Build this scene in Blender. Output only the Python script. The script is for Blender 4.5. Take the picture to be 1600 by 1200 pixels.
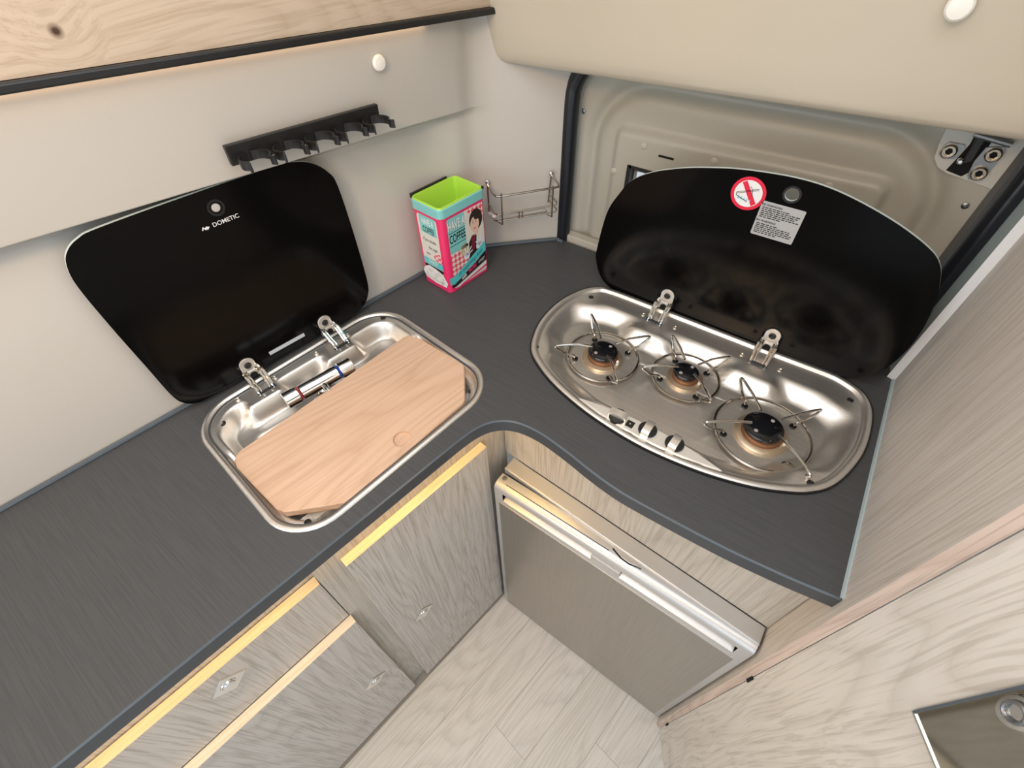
import bpy, bmesh, math, random
import numpy as np
from mathutils import Matrix, Vector
from mathutils.geometry import tessellate_polygon

random.seed(7)
for _o in list(bpy.data.objects):
    bpy.data.objects.remove(_o)
scene = bpy.context.scene
COL = scene.collection

# ---------------------------------------------------------------- camera
H_CAM = 1.6
cam_data = bpy.data.cameras.new('camera')
cam_data.sensor_width = 36.0
cam_data.sensor_fit = 'HORIZONTAL'
cam_data.lens = 737.0 / 1600.0 * 36.0
cam_data.clip_start = 0.01
cam = bpy.data.objects.new('camera', cam_data)
COL.objects.link(cam)
cam.matrix_world = Matrix(((0.806, -0.432, 0.405, 0.0), (0.592, 0.611, -0.525, 0.0),
                           (-0.020, 0.663, 0.748, H_CAM), (0, 0, 0, 1)))
scene.camera = cam

# ---------------------------------------------------------------- world, lights, exposure
world = bpy.data.worlds.new('daylight')
scene.world = world
world.use_nodes = True
bg = world.node_tree.nodes['Background']
bg.inputs[0].default_value = (0.80, 0.90, 1.0, 1)
bg.inputs[1].default_value = 0.85


def area(name, loc, target, size, size_y, power, color):
    d = bpy.data.lights.new(name, 'AREA')
    d.shape = 'RECTANGLE'
    d.size, d.size_y, d.energy, d.color = size, size_y, power, color
    o = bpy.data.objects.new(name, d)
    COL.objects.link(o)
    o.location = loc
    o.rotation_euler = (Vector(target) - Vector(loc)).to_track_quat('-Z', 'Y').to_euler()
    return o


area('overhead_fill', (0.0, 0.20, 2.03), (0.0, 0.21, 0), 1.25, 1.15, 11.0, (0.93, 0.965, 1.0))  # unseen roof opening, added and sized large to brighten the steel
area('sliding_door_daylight', (0.75, -1.35, 1.35), (-0.3, 0.4, 0.6), 1.1, 1.3, 6.0, (0.86, 0.93, 1.0))
area('back_left_fill', (-0.55, -1.45, 1.30), (0.3, 0.35, 0.5), 1.0, 1.0, 11.0, (0.88, 0.94, 1.0))  # unseen fill added behind the camera to brighten the right-hand door
area('warm_fill', (-0.15, -0.50, 1.95), (-0.75, 0.1, 1.40), 0.20, 0.20, 6.0, (1.0, 0.66, 0.38))  # unseen warm lamp added to warm the upper left wall

scene.view_settings.view_transform = 'Standard'
scene.view_settings.look = 'None'
scene.view_settings.exposure = 0.0
scene.view_settings.gamma = 1.0
scene.view_settings.use_curve_mapping = False

# ---------------------------------------------------------------- frames
ZC = 1.0094                       # worktop height
ANG = math.radians(82.4)          # the left run is not square to the rear doors
U = (math.cos(ANG), math.sin(ANG))
N = (-math.sin(ANG), math.cos(ANG))


def LW(s, t, z=0.0):
    return (U[0] * s + N[0] * t, U[1] * s + N[1] * t, z)


def WL(x, y):
    return (x * U[0] + y * U[1], x * N[0] + y * N[1])


# ---------------------------------------------------------------- materials
MATS = {}


def new_mat(name):
    m = bpy.data.materials.new(name)
    m.use_nodes = True
    nt = m.node_tree
    b = nt.nodes['Principled BSDF']
    MATS[name] = m
    return m, nt, b


def plain(name, col, rough=0.5, metal=0.0, spec=0.5, coat=0.0, emit=None, estr=0.0, trans=0.0, bump=0.0, bscale=300):
    m, nt, b = new_mat(name)
    b.inputs['Base Color'].default_value = (*col, 1)
    b.inputs['Roughness'].default_value = rough
    b.inputs['Metallic'].default_value = metal
    b.inputs['Specular IOR Level'].default_value = spec
    b.inputs['Coat Weight'].default_value = coat
    b.inputs['Transmission Weight'].default_value = trans
    if emit:
        b.inputs['Emission Color'].default_value = (*emit, 1)
        b.inputs['Emission Strength'].default_value = estr
    if bump:
        tc = nt.nodes.new('ShaderNodeTexCoord')
        n = nt.nodes.new('ShaderNodeTexNoise')
        n.inputs['Scale'].default_value = bscale
        bp = nt.nodes.new('ShaderNodeBump')
        bp.inputs['Strength'].default_value = bump
        bp.inputs['Distance'].default_value = 0.001
        nt.links.new(tc.outputs['Object'], n.inputs['Vector'])
        nt.links.new(n.outputs['Fac'], bp.inputs['Height'])
        nt.links.new(bp.outputs['Normal'], b.inputs['Normal'])
    return m


def wood(name, light, dark, axis='Z', rough=0.5, cath=1.0, line=0.5, seed=0.0, lines_scale=1.0, knot=None, contrast=1.0):
    """Ash / beech style grain running along one object axis."""
    m, nt, b = new_mat(name)
    L = nt.links.new
    nd = nt.nodes.new
    tc = nd('ShaderNodeTexCoord')
    idx = 'XYZ'.index(axis)

    def mapped(across, along, off=0.0):
        mp = nd('ShaderNodeMapping')
        sc = [across] * 3
        sc[idx] = along
        mp.inputs['Scale'].default_value = sc
        mp.inputs['Location'].default_value = (seed + off, seed * 1.7 + off, seed * .6 - off)
        return mp
    # slow wander of the growth rings
    src = tc.outputs['Object']
    warp = nd('ShaderNodeTexNoise')
    warp.inputs['Scale'].default_value = 1.0
    warp.inputs['Detail'].default_value = 2
    mw = mapped(5.0, 1.6)
    L(src, mw.inputs['Vector'])
    L(mw.outputs[0], warp.inputs['Vector'])
    sep = nd('ShaderNodeVectorMath')
    sep.operation = 'MULTIPLY_ADD'
    L(warp.outputs['Color'], sep.inputs[0])
    sep.inputs[1].default_value = (0.10 * cath,) * 3
    L(src, sep.inputs[2])
    base = sep.outputs[0]
    if knot:
        # rings bend around the knot
        d = nd('ShaderNodeVectorMath')
        d.operation = 'DISTANCE'
        L(src, d.inputs[0])
        d.inputs[1].default_value = knot
        mr = nd('ShaderNodeMapRange')
        mr.inputs['From Min'].default_value = 0.0
        mr.inputs['From Max'].default_value = 0.04
        mr.inputs['To Min'].default_value = 0.015
        mr.inputs['To Max'].default_value = 0.0
        L(d.outputs['Value'], mr.inputs['Value'])
        ad = nd('ShaderNodeVectorMath')
        ad.operation = 'ADD'
        L(base, ad.inputs[0])
        L(mr.outputs[0], ad.inputs[1])
        base = ad.outputs[0]
    # nested growth rings: contour lines of a slow field stretched along the grain
    m1 = mapped(7.0, 0.8)
    L(base, m1.inputs['Vector'])
    n1 = nd('ShaderNodeTexNoise')
    n1.inputs['Scale'].default_value = 1.0
    n1.inputs['Detail'].default_value = 1.5
    L(m1.outputs[0], n1.inputs['Vector'])
    mm = nd('ShaderNodeMath')
    mm.operation = 'MULTIPLY'
    mm.inputs[1].default_value = 26.0
    L(n1.outputs['Fac'], mm.inputs[0])
    fr_ = nd('ShaderNodeMath')
    fr_.operation = 'FRACT'
    L(mm.outputs[0], fr_.inputs[0])
    ramp = nd('ShaderNodeValToRGB')
    cr = ramp.color_ramp
    mixc = lambda f: tuple(a * (1 - f) + c * f for a, c in zip(light, dark)) + (1,)
    cr.elements[0].position = 0.0
    cr.elements[0].color = mixc(1.0)
    cr.elements[1].position = 1.0
    cr.elements[1].color = mixc(0.75)
    e1 = cr.elements.new(0.16)
    e1.color = mixc(0.25)
    e2 = cr.elements.new(0.55)
    e2.color = mixc(0.0)
    L(fr_.outputs[0], ramp.inputs['Fac'])
    m2 = mapped(330.0 * lines_scale, 5.0, 3.1)
    L(base, m2.inputs['Vector'])
    n2 = nd('ShaderNodeTexNoise')
    n2.inputs['Scale'].default_value = 1.0
    n2.inputs['Detail'].default_value = 3
    n2.inputs['Roughness'].default_value = 0.55
    L(m2.outputs[0], n2.inputs['Vector'])
    r2 = nd('ShaderNodeValToRGB')
    r2.color_ramp.elements[0].position = 0.40
    dk = 1.0 - 0.45 * line * contrast
    r2.color_ramp.elements[0].color = (dk, dk * .985, dk * .96, 1)
    r2.color_ramp.elements[1].position = 0.50
    r2.color_ramp.elements[1].color = (1, 1, 1, 1)
    L(n2.outputs['Fac'], r2.inputs['Fac'])
    mx = nd('ShaderNodeMix')
    mx.data_type = 'RGBA'
    mx.blend_type = 'MULTIPLY'
    mx.inputs[0].default_value = 1.0
    L(ramp.outputs[0], mx.inputs[6])
    L(r2.outputs[0], mx.inputs[7])
    out = mx.outputs[2]
    if knot:
        mr2 = nd('ShaderNodeMapRange')
        mr2.inputs['From Min'].default_value = 0.002
        mr2.inputs['From Max'].default_value = 0.007
        L(d.outputs['Value'], mr2.inputs['Value'])
        kx = nd('ShaderNodeMix')
        kx.data_type = 'RGBA'
        L(mr2.outputs[0], kx.inputs[0])
        kx.inputs[6].default_value = (0.06, 0.025, 0.01, 1)
        L(out, kx.inputs[7])
        out = kx.outputs[2]
    L(out, b.inputs['Base Color'])
    b.inputs['Roughness'].default_value = rough
    bp = nd('ShaderNodeBump')
    bp.inputs['Strength'].default_value = 0.25
    bp.inputs['Distance'].default_value = 0.0008
    L(n2.outputs['Fac'], bp.inputs['Height'])
    L(bp.outputs['Normal'], b.inputs['Normal'])
    return m


def streaked(name, c1, c2, rough=0.4, metal=0.0, axis='X', fine=260.0, along=6.0, bump=0.15, rvar=0.0, aniso=0.0):
    """Brushed metal / textured laminate: fine streaks along one axis."""
    m, nt, b = new_mat(name)
    L = nt.links.new
    tc = nt.nodes.new('ShaderNodeTexCoord')
    mp = nt.nodes.new('ShaderNodeMapping')
    sc = [fine] * 3
    sc['XYZ'.index(axis)] = along
    mp.inputs['Scale'].default_value = sc
    n = nt.nodes.new('ShaderNodeTexNoise')
    n.inputs['Scale'].default_value = 1.0
    n.inputs['Detail'].default_value = 5
    L(tc.outputs['Object'], mp.inputs['Vector'])
    L(mp.outputs[0], n.inputs['Vector'])
    r = nt.nodes.new('ShaderNodeValToRGB')
    r.color_ramp.elements[0].position = 0.35
    r.color_ramp.elements[1].position = 0.65
    r.color_ramp.elements[0].color = (*c1, 1)
    r.color_ramp.elements[1].color = (*c2, 1)
    L(n.outputs['Fac'], r.inputs['Fac'])
    L(r.outputs[0], b.inputs['Base Color'])
    b.inputs['Metallic'].default_value = metal
    b.inputs['Roughness'].default_value = rough
    b.inputs['Anisotropic'].default_value = aniso
    if rvar:
        n3 = nt.nodes.new('ShaderNodeTexNoise')
        n3.inputs['Scale'].default_value = 14
        n3.inputs['Detail'].default_value = 4
        L(tc.outputs['Object'], n3.inputs['Vector'])
        mr = nt.nodes.new('ShaderNodeMapRange')
        mr.inputs['To Min'].default_value = rough - rvar
        mr.inputs['To Max'].default_value = rough + rvar
        L(n3.outputs['Fac'], mr.inputs['Value'])
        L(mr.outputs[0], b.inputs['Roughness'])
    if bump:
        bp = nt.nodes.new('ShaderNodeBump')
        bp.inputs['Strength'].default_value = bump
        bp.inputs['Distance'].default_value = 0.0005
        L(n.outputs['Fac'], bp.inputs['Height'])
        L(bp.outputs['Normal'], b.inputs['Normal'])
    return m


ASH_L, ASH_D = (0.56, 0.525, 0.485), (0.468, 0.432, 0.392)
wood('ash_front', ASH_L, ASH_D, 'Z', 0.5, 0.35, 0.50, 1.3)
wood('ash_frame', (0.52, 0.485, 0.435), (0.44, 0.405, 0.355), 'Z', 0.5, 0.3, 0.4, 8.1)
wood('ash_panel', (0.70, 0.655, 0.605), (0.62, 0.575, 0.52), 'Z', 0.5, 0.2, 0.30, 4.7)  # same ash as the fronts, paler to offset the weaker light there
wood('ash_door', (0.70, 0.665, 0.615), (0.60, 0.56, 0.505), 'Z', 0.5, 0.8, 0.35, 12.2, lines_scale=0.9)
wood('ash_edge', (0.80, 0.74, 0.65), (0.72, 0.65, 0.55), 'X', 0.5, 0.2, 0.2, 2.2)
wood('ash_edge_pink', (0.62, 0.50, 0.43), (0.50, 0.385, 0.325), 'Z', 0.5, 0.3, 0.5, 2.9, lines_scale=1.2)
wood('ash_board', (0.55, 0.445, 0.34), (0.49, 0.385, 0.285), 'X', 0.45, 1.0, 0.25, 6.4, knot=(0.090, 0.0, 0.033))
wood('ash_partition', (0.50, 0.46, 0.40), (0.40, 0.36, 0.31), 'Z', 0.5, 0.5, 0.4, 3.4)
wood('beech', (0.70, 0.485, 0.345), (0.62, 0.41, 0.28), 'X', 0.42, 0.35, 0.16, 5.5, lines_scale=0.6)
wood('vinyl_plank_a', (0.65, 0.63, 0.595), (0.56, 0.54, 0.505), 'X', 0.5, 0.35, 0.25, 0.4)
wood('vinyl_plank_b', (0.63, 0.61, 0.57), (0.54, 0.52, 0.48), 'X', 0.5, 0.35, 0.25, 9.9)
plain('floor_under', (0.34, 0.31, 0.27), 0.8)
streaked('laminate', (0.062, 0.064, 0.067), (0.076, 0.078, 0.081), 0.48, 0, 'X', 520, 12, 0.3)
plain('edge_band', (0.045, 0.050, 0.058), 0.35)
plain('edge_line', (0.085, 0.105, 0.125), 0.30)
plain('edge_light', (0.42, 0.52, 0.55), 0.35)
plain('wall_cream', (0.565, 0.538, 0.490), 0.24, spec=0.5, bump=0.04, bscale=9)
plain('trim_cream', (0.58, 0.525, 0.425), 0.22, spec=0.5, bump=0.03, bscale=9)
plain('door_cream', (0.46, 0.44, 0.375), 0.42)
plain('panel_cream', (0.52, 0.49, 0.42), 0.35)
plain('cap_white', (0.86, 0.84, 0.78), 0.3)
plain('rubber_black', (0.010, 0.010, 0.011), 0.38)
plain('rubber_seal', (0.012, 0.014, 0.019), 0.33, bump=0.3, bscale=60)
plain('plastic_black', (0.012, 0.011, 0.011), 0.42)
plain('void_black', (0.004, 0.004, 0.004), 0.9)
streaked('steel', (0.74, 0.71, 0.665), (0.82, 0.79, 0.745), 0.38, 0.92, 'X', 500, 8, 0.03, 0.05)
streaked('steel_rim', (0.66, 0.62, 0.56), (0.72, 0.68, 0.62), 0.30, 1.0, 'X', 400, 10, 0.02, 0.03)
streaked('fridge_steel', (0.43, 0.415, 0.385), (0.47, 0.45, 0.42), 0.34, 1.0, 'Z', 300, 5, 0.05, 0.03)
plain('fridge_silver', (0.60, 0.60, 0.60), 0.36, metal=0.55)
plain('fridge_dark', (0.055, 0.055, 0.058), 0.5)
plain('chrome', (0.80, 0.79, 0.77), 0.07, metal=1.0)
plain('wire_chrome', (0.50, 0.47, 0.43), 0.14, metal=1.0)
plain('rack_steel', (0.42, 0.36, 0.30), 0.22, metal=1.0)
plain('burner_alloy', (0.58, 0.46, 0.33), 0.36, metal=0.85)
plain('burner_brass', (0.26, 0.125, 0.06), 0.45, metal=0.5)
plain('enamel', (0.006, 0.006, 0.008), 0.13, spec=0.6)
plain('enamel_spot', (0.40, 0.37, 0.35), 0.4)
plain('ceramic', (0.90, 0.88, 0.84), 0.3)
plain('glass_black', (0.0026, 0.0023, 0.0022), 0.15, spec=0.13)
plain('hinge_steel', (0.62, 0.59, 0.54), 0.32, metal=0.45)
plain('glass_edge', (0.74, 0.85, 0.83), 0.2)  # opaque pale tone stands for daylight caught in the glass edge
plain('glass_hole', (0.50, 0.48, 0.45), 0.35)
plain('print_white', (0.80, 0.80, 0.80), 0.5)
plain('sticker_grey', (0.42, 0.42, 0.42), 0.5)
plain('sticker_pale', (0.50, 0.55, 0.58), 0.4)
plain('print_black', (0.012, 0.012, 0.012), 0.5)
plain('print_red', (0.72, 0.012, 0.05), 0.4)
plain('print_blue', (0.22, 0.55, 0.78), 0.5)
plain('knob_satin', (0.78, 0.74, 0.68), 0.30, metal=0.7)
plain('control_satin', (0.86, 0.84, 0.80), 0.36, metal=0.55)  # paler than the pan: the facet's bright reflection put into its colour
plain('knob_black', (0.012, 0.012, 0.012), 0.5)
plain('tin_pink', (0.80, 0.035, 0.15), 0.25, spec=0.6)
plain('tin_teal', (0.22, 0.58, 0.57), 0.28)
plain('tin_teal_bright', (0.10, 0.58, 0.62), 0.35)
plain('tin_pale', (0.70, 0.69, 0.63), 0.35)
plain('tin_lime', (0.46, 0.78, 0.08), 0.4)
plain('tin_inside', (0.40, 0.70, 0.06), 0.45)
plain('skin', (0.76, 0.52, 0.40), 0.4)
plain('hair', (0.030, 0.018, 0.014), 0.4)
plain('maroon', (0.16, 0.018, 0.03), 0.4)
plain('glove', (0.76, 0.78, 0.86), 0.4)
plain('mug', (0.55, 0.48, 0.30), 0.4)
plain('lip', (0.60, 0.05, 0.06), 0.4)
plain('mirror', (0.56, 0.54, 0.465), 0.06, metal=1.0)
plain('mirror_frame', (0.72, 0.72, 0.70), 0.2, metal=1.0)
plain('pillar_grey', (0.33, 0.36, 0.36), 0.35)
plain('pillar_blue', (0.36, 0.43, 0.43), 0.35)
plain('pillar_dark', (0.14, 0.135, 0.13), 0.5)
plain('trim_white', (0.80, 0.82, 0.84), 0.35)
plain('bracket_paint', (0.60, 0.59, 0.54), 0.4)
plain('bracket_steel', (0.30, 0.31, 0.32), 0.35, metal=0.9)
plain('bolt', (0.50, 0.43, 0.33), 0.25, metal=1.0)
plain('led', (1.0, 0.72, 0.25), 0.5, emit=(1.0, 0.56, 0.10), estr=36.0)
def clear_pane():
    m, nt, b = new_mat('pane')
    b.inputs['Base Color'].default_value = (0.8, 0.9, 0.95, 1)
    b.inputs['Roughness'].default_value = 0.05
    tr = nt.nodes.new('ShaderNodeBsdfTransparent')
    mx = nt.nodes.new('ShaderNodeMixShader')
    mx.inputs[0].default_value = 0.12
    nt.links.new(tr.outputs[0], mx.inputs[1])
    nt.links.new(b.outputs[0], mx.inputs[2])
    nt.links.new(mx.outputs[0], nt.nodes['Material Output'].inputs[0])


clear_pane()
plain('led_added', (1.0, 0.8, 0.5), 0.5, emit=(1.0, 0.62, 0.34), estr=3.6)
plain('red_dot', (0.7, 0.02, 0.02), 0.3)
plain('blue_dot', (0.05, 0.12, 0.7), 0.3)
plain('ceiling_cream', (0.66, 0.62, 0.54), 0.5)


def checker_mat():
    m, nt, b = new_mat('gingham')
    tc = nt.nodes.new('ShaderNodeTexCoord')
    mp = nt.nodes.new('ShaderNodeMapping')
    mp.inputs['Rotation'].default_value = (0.7, 0, 0)
    mp.inputs['Rotation'].default_value = (0, 0.75, 0)
    ck = nt.nodes.new('ShaderNodeTexChecker')
    ck.inputs['Scale'].default_value = 135
    ck.inputs[1].default_value = (0.72, 0.10, 0.14, 1)
    ck.inputs[2].default_value = (0.82, 0.66, 0.62, 1)
    nt.links.new(tc.outputs['Object'], mp.inputs['Vector'])
    nt.links.new(mp.outputs[0], ck.inputs['Vector'])
    nt.links.new(ck.outputs['Color'], b.inputs['Base Color'])
    b.inputs['Roughness'].default_value = 0.4


checker_mat()


MATS['laminate'].node_tree.nodes['Principled BSDF'].inputs['Specular IOR Level'].default_value = 0.32


# ---------------------------------------------------------------- mesh builder
class MB:
    def __init__(self):
        self.v, self.f, self.m = [], [], []

    def add(self, vs, fs, mi=0):
        o = len(self.v)
        self.v += [tuple(float(c) for c in p) for p in vs]
        self.f += [tuple(i + o for i in f) for f in fs]
        self.m += [mi] * len(fs)
        return self

    def box(self, x0, x1, y0, y1, z0, z1, mi=0):
        vs = [(x, y, z) for z in (z0, z1) for y in (y0, y1) for x in (x0, x1)]
        return self.add(vs, [(0, 2, 3, 1), (4, 5, 7, 6), (0, 1, 5, 4), (2, 6, 7, 3), (0, 4, 6, 2), (1, 3, 7, 5)], mi)

    def loft(self, loops, close=True, cap0=True, cap1=True, mi=0):
        n = len(loops[0])
        vs = [p for l in loops for p in l]
        fs = []
        for k in range(len(loops) - 1):
            for i in range(n if close else n - 1):
                j = (i + 1) % n
                fs.append((k * n + i, k * n + j, (k + 1) * n + j, (k + 1) * n + i))
        if cap0:
            fs.append(tuple(range(n - 1, -1, -1)))
        if cap1:
            fs.append(tuple((len(loops) - 1) * n + i for i in range(n)))
        return self.add(vs, fs, mi)

    def prism(self, outline, z0, z1, ch=0.0, mi=0, axis='z'):
        """outline in a plane extruded along an axis; ch chamfers the z1 end."""
        def P(p, z):
            return {'z': (p[0], p[1], z), 'y': (p[0], z, p[1]), 'x': (z, p[0], p[1])}[axis]
        loops = [[P(p, z0) for p in outline]]
        if ch:
            s = 1 if z1 > z0 else -1
            loops.append([P(p, z1 - s * ch) for p in outline])
            loops.append([P(p, z1) for p in inset(outline, ch)])
        else:
            loops.append([P(p, z1) for p in outline])
        return self.loft(loops, mi=mi)

    def tube(self, pts, r, seg=8, close=False, mi=0):
        pts = [Vector(p) for p in pts]
        n = len(pts)
        tang = []
        for i in range(n):
            a = pts[(i - 1) % n] if (close or i > 0) else pts[i]
            b = pts[(i + 1) % n] if (close or i < n - 1) else pts[i]
            tang.append((b - a).normalized())
        ref = Vector((0, 0, 1)) if abs(tang[0].z) < 0.9 else Vector((1, 0, 0))
        nrm = (ref - tang[0] * ref.dot(tang[0])).normalized()
        loops = []
        for i in range(n):
            nrm = (nrm - tang[i] * nrm.dot(tang[i])).normalized()
            bi = tang[i].cross(nrm)
            loops.append([pts[i] + (nrm * math.cos(2 * math.pi * k / seg) + bi * math.sin(2 * math.pi * k / seg)) * r for k in range(seg)])
        if close:
            loops.append(loops[0])
        return self.loft(loops, cap0=not close, cap1=not close, mi=mi)

    def lathe(self, prof, c, seg=32, axis='z', mi=0):
        loops = []
        for r, h in prof:
            l = []
            for k in range(seg):
                a = 2 * math.pi * k / seg
                ca, sa = math.cos(a) * r, math.sin(a) * r
                l.append({'z': (c[0] + ca, c[1] + sa, c[2] + h), 'y': (c[0] + ca, c[1] + h, c[2] - sa),
                          'x': (c[0] + h, c[1] + ca, c[2] + sa)}[axis])
            loops.append(l)
        return self.loft(loops, mi=mi)

    def poly(self, pts, mi=0):
        return self.add(pts, [tuple(range(len(pts)))], mi)

    def holed(self, outer, holes, z0, z1, mi=0, ch=0.0, mi_side=None, mi_ch=None):
        """Plate with holes between z0 and z1."""
        ms = mi if mi_side is None else mi_side
        mc = ms if mi_ch is None else mi_ch
        top_outer = inset(outer, ch) if ch else outer
        for z, o, flip in ((z1, top_outer, False), (z0, outer, True)):
            polys = [[Vector((p[0], p[1], 0)) for p in o]] + [[Vector((p[0], p[1], 0)) for p in h] for h in holes]
            flat = [p for q in polys for p in q]
            tris = tessellate_polygon(polys)
            fs = []
            for t in tris:
                a, b, c = (flat[i] for i in t)
                up = (b - a).cross(c - a).z > 0
                fs.append(tuple(t) if up != flip else tuple(reversed(t)))
            self.add([(p.x, p.y, z) for p in flat], fs, mi)
        n = len(outer)
        if ch:
            self.loft([[(p[0], p[1], z0) for p in outer], [(p[0], p[1], z1 - ch) for p in outer]], cap0=False, cap1=False, mi=ms)
            self.loft([[(p[0], p[1], z1 - ch) for p in outer], [(p[0], p[1], z1) for p in top_outer]], cap0=False, cap1=False, mi=mc)
        else:
            self.loft([[(p[0], p[1], z0) for p in outer], [(p[0], p[1], z1) for p in outer]], cap0=False, cap1=False, mi=ms)
        for h in holes:
            self.loft([[(p[0], p[1], z0) for p in h], [(p[0], p[1], z1) for p in h]], cap0=False, cap1=False, mi=ms)
        return self


def area2(o):
    return sum(o[i][0] * o[(i + 1) % len(o)][1] - o[(i + 1) % len(o)][0] * o[i][1] for i in range(len(o))) / 2


def inset(o, d):
    s = 1 if area2(o) > 0 else -1
    n = len(o)
    out = []
    for i in range(n):
        a, b, c = Vector(o[i - 1][:2]), Vector(o[i][:2]), Vector(o[(i + 1) % n][:2])
        e1, e2 = (b - a).normalized(), (c - b).normalized()
        n1, n2 = Vector((-e1.y, e1.x)) * s, Vector((-e2.y, e2.x)) * s
        m = n1 + n2
        m = m / max(m.dot(m) / 2, 0.5) if m.length > 1e-6 else n1
        out.append((b.x + m.x * d, b.y + m.y * d))
    return out


def smooth_closed(pts, k=6):
    n = len(pts)
    out = []
    for i in range(n):
        p0, p1, p2, p3 = (np.array(pts[(i + j) % n], float) for j in (-1, 0, 1, 2))
        for q in range(k):
            t = q / k
            out.append(tuple(0.5 * (2 * p1 + (p2 - p0) * t + (2 * p0 - 5 * p1 + 4 * p2 - p3) * t * t + (3 * p1 - p0 - 3 * p2 + p3) * t ** 3)))
    return out


def smooth_open(pts, k=6):
    pts = [tuple(2 * np.array(pts[0]) - np.array(pts[1]))] + list(pts) + [tuple(2 * np.array(pts[-1]) - np.array(pts[-2]))]
    out = []
    for i in range(1, len(pts) - 2):
        p0, p1, p2, p3 = (np.array(pts[i + j], float) for j in (-1, 0, 1, 2))
        for q in range(k):
            t = q / k
            out.append(tuple(0.5 * (2 * p1 + (p2 - p0) * t + (2 * p0 - 5 * p1 + 4 * p2 - p3) * t * t + (3 * p1 - p0 - 3 * p2 + p3) * t ** 3)))
    out.append(tuple(pts[-2]))
    return out


def rrect(x0, x1, y0, y1, r, seg=6, rot=0.0):
    rs = r if isinstance(r, (list, tuple)) else (r,) * 4      # order: x1y0, x1y1, x0y1, x0y0
    out = []
    for (cx, cy, a0, q) in ((x1, y0, -90, rs[0]), (x1, y1, 0, rs[1]), (x0, y1, 90, rs[2]), (x0, y0, 180, rs[3])):
        sx = -1 if cx == x1 else 1
        sy = -1 if cy == y1 else 1
        for k in range(seg + 1):
            a = math.radians(a0 + 90 * k / seg)
            out.append((cx + sx * q + q * math.cos(a), cy + sy * q + q * math.sin(a)))
    if rot:
        mx, my = (x0 + x1) / 2, (y0 + y1) / 2
        c, s = math.cos(rot), math.sin(rot)
        out = [(mx + (x - mx) * c - (y - my) * s, my + (x - mx) * s + (y - my) * c) for x, y in out]
    return out


def circle(cx, cy, r, n=20, a0=0.0):
    return [(cx + r * math.cos(a0 + 2 * math.pi * k / n), cy + r * math.sin(a0 + 2 * math.pi * k / n)) for k in range(n)]


# ---------------------------------------------------------------- object helpers
ORG = {}


def tag(o, label=None, cat=None, group=None, kind=None):
    if label: o['label'] = label
    if cat: o['category'] = cat
    if group: o['group'] = group
    if kind: o['kind'] = kind


def mesh_obj(name, mb, mats, org, smooth):
    me = bpy.data.meshes.new(name)
    me.from_pydata([(x - org[0], y - org[1], z - org[2]) for x, y, z in mb.v], [], mb.f)
    if isinstance(mats, str):
        mats = [mats]
    for m in mats:
        me.materials.append(MATS[m])
    me.polygons.foreach_set('material_index', mb.m)
    bm = bmesh.new()
    bm.from_mesh(me)
    bmesh.ops.recalc_face_normals(bm, faces=bm.faces)
    bm.to_mesh(me)
    bm.free()
    if smooth:
        me.polygons.foreach_set('use_smooth', [True] * len(me.polygons))
        me.set_sharp_from_angle(angle=math.radians(smooth if smooth is not True else 35))
    o = bpy.data.objects.new(name, me)
    COL.objects.link(o)
    return o


def place(o, org, frame):
    if frame == 'L':
        o.location = LW(*org)
        o.rotation_euler = (0, 0, ANG)
    else:
        o.location = org
    ORG[o.name] = org


def thing(name, label, cat, org=(0, 0, 0), frame='W', group=None):
    o = bpy.data.objects.new(name, None)
    COL.objects.link(o)
    o.empty_display_size = 0.02
    place(o, org, frame)
    tag(o, label, cat, group)
    return o


def part(name, mb, mats, parent, smooth=True, label=None, bevel=0.0):
    o = mesh_obj(name, mb, mats, ORG[parent.name], smooth)
    o.parent = parent
    ORG[o.name] = ORG[parent.name]
    if label: o['label'] = label
    if bevel: add_bevel(o, bevel)
    return o


def add_bevel(o, w, seg=2):
    b = o.modifiers.new('bevel', 'BEVEL')
    b.width, b.segments, b.limit_method, b.angle_limit = w, seg, 'ANGLE', math.radians(40)


def solo(name, mb, mats, label, cat, org=(0, 0, 0), frame='W', smooth=True, bevel=0.0, group=None):
    o = mesh_obj(name, mb, mats, org, smooth)
    place(o, org, frame)
    tag(o, label, cat, group)
    if bevel: add_bevel(o, bevel)
    return o


def struct(name, mb, mats, org=(0, 0, 0), frame='W', smooth=True, bevel=0.0):
    o = mesh_obj(name, mb, mats, org, smooth)
    place(o, org, frame)
    o['kind'] = 'structure'
    if bevel: add_bevel(o, bevel)
    return o


def text_polys(txt, size, shear=0.0, sx=1.0, bold=0.0):
    """Lettering as flat triangles in the x-y plane, centred."""
    cu = bpy.data.curves.new('lettering', 'FONT')
    cu.body = txt
    cu.size = size
    cu.shear = shear
    cu.align_x, cu.align_y = 'CENTER', 'CENTER'
    cu.offset = bold
    cu.resolution_u = 3
    ob = bpy.data.objects.new('lettering', cu)
    COL.objects.link(ob)
    dg = bpy.context.evaluated_depsgraph_get()
    dg.update()
    me = bpy.data.meshes.new_from_object(ob.evaluated_get(dg))
    vs = [(v.co.x * sx, v.co.y) for v in me.vertices]
    fs = [tuple(p.vertices) for p in me.polygons]
    bpy.data.objects.remove(ob)
    bpy.data.curves.remove(cu)
    bpy.data.meshes.remove(me)
    return vs, fs


def put_text(mb, txt, size, fn, mi=0, **kw):
    vs, fs = text_polys(txt, size, **kw)
    mb.add([fn(x, y) for x, y in vs], fs, mi)


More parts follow.
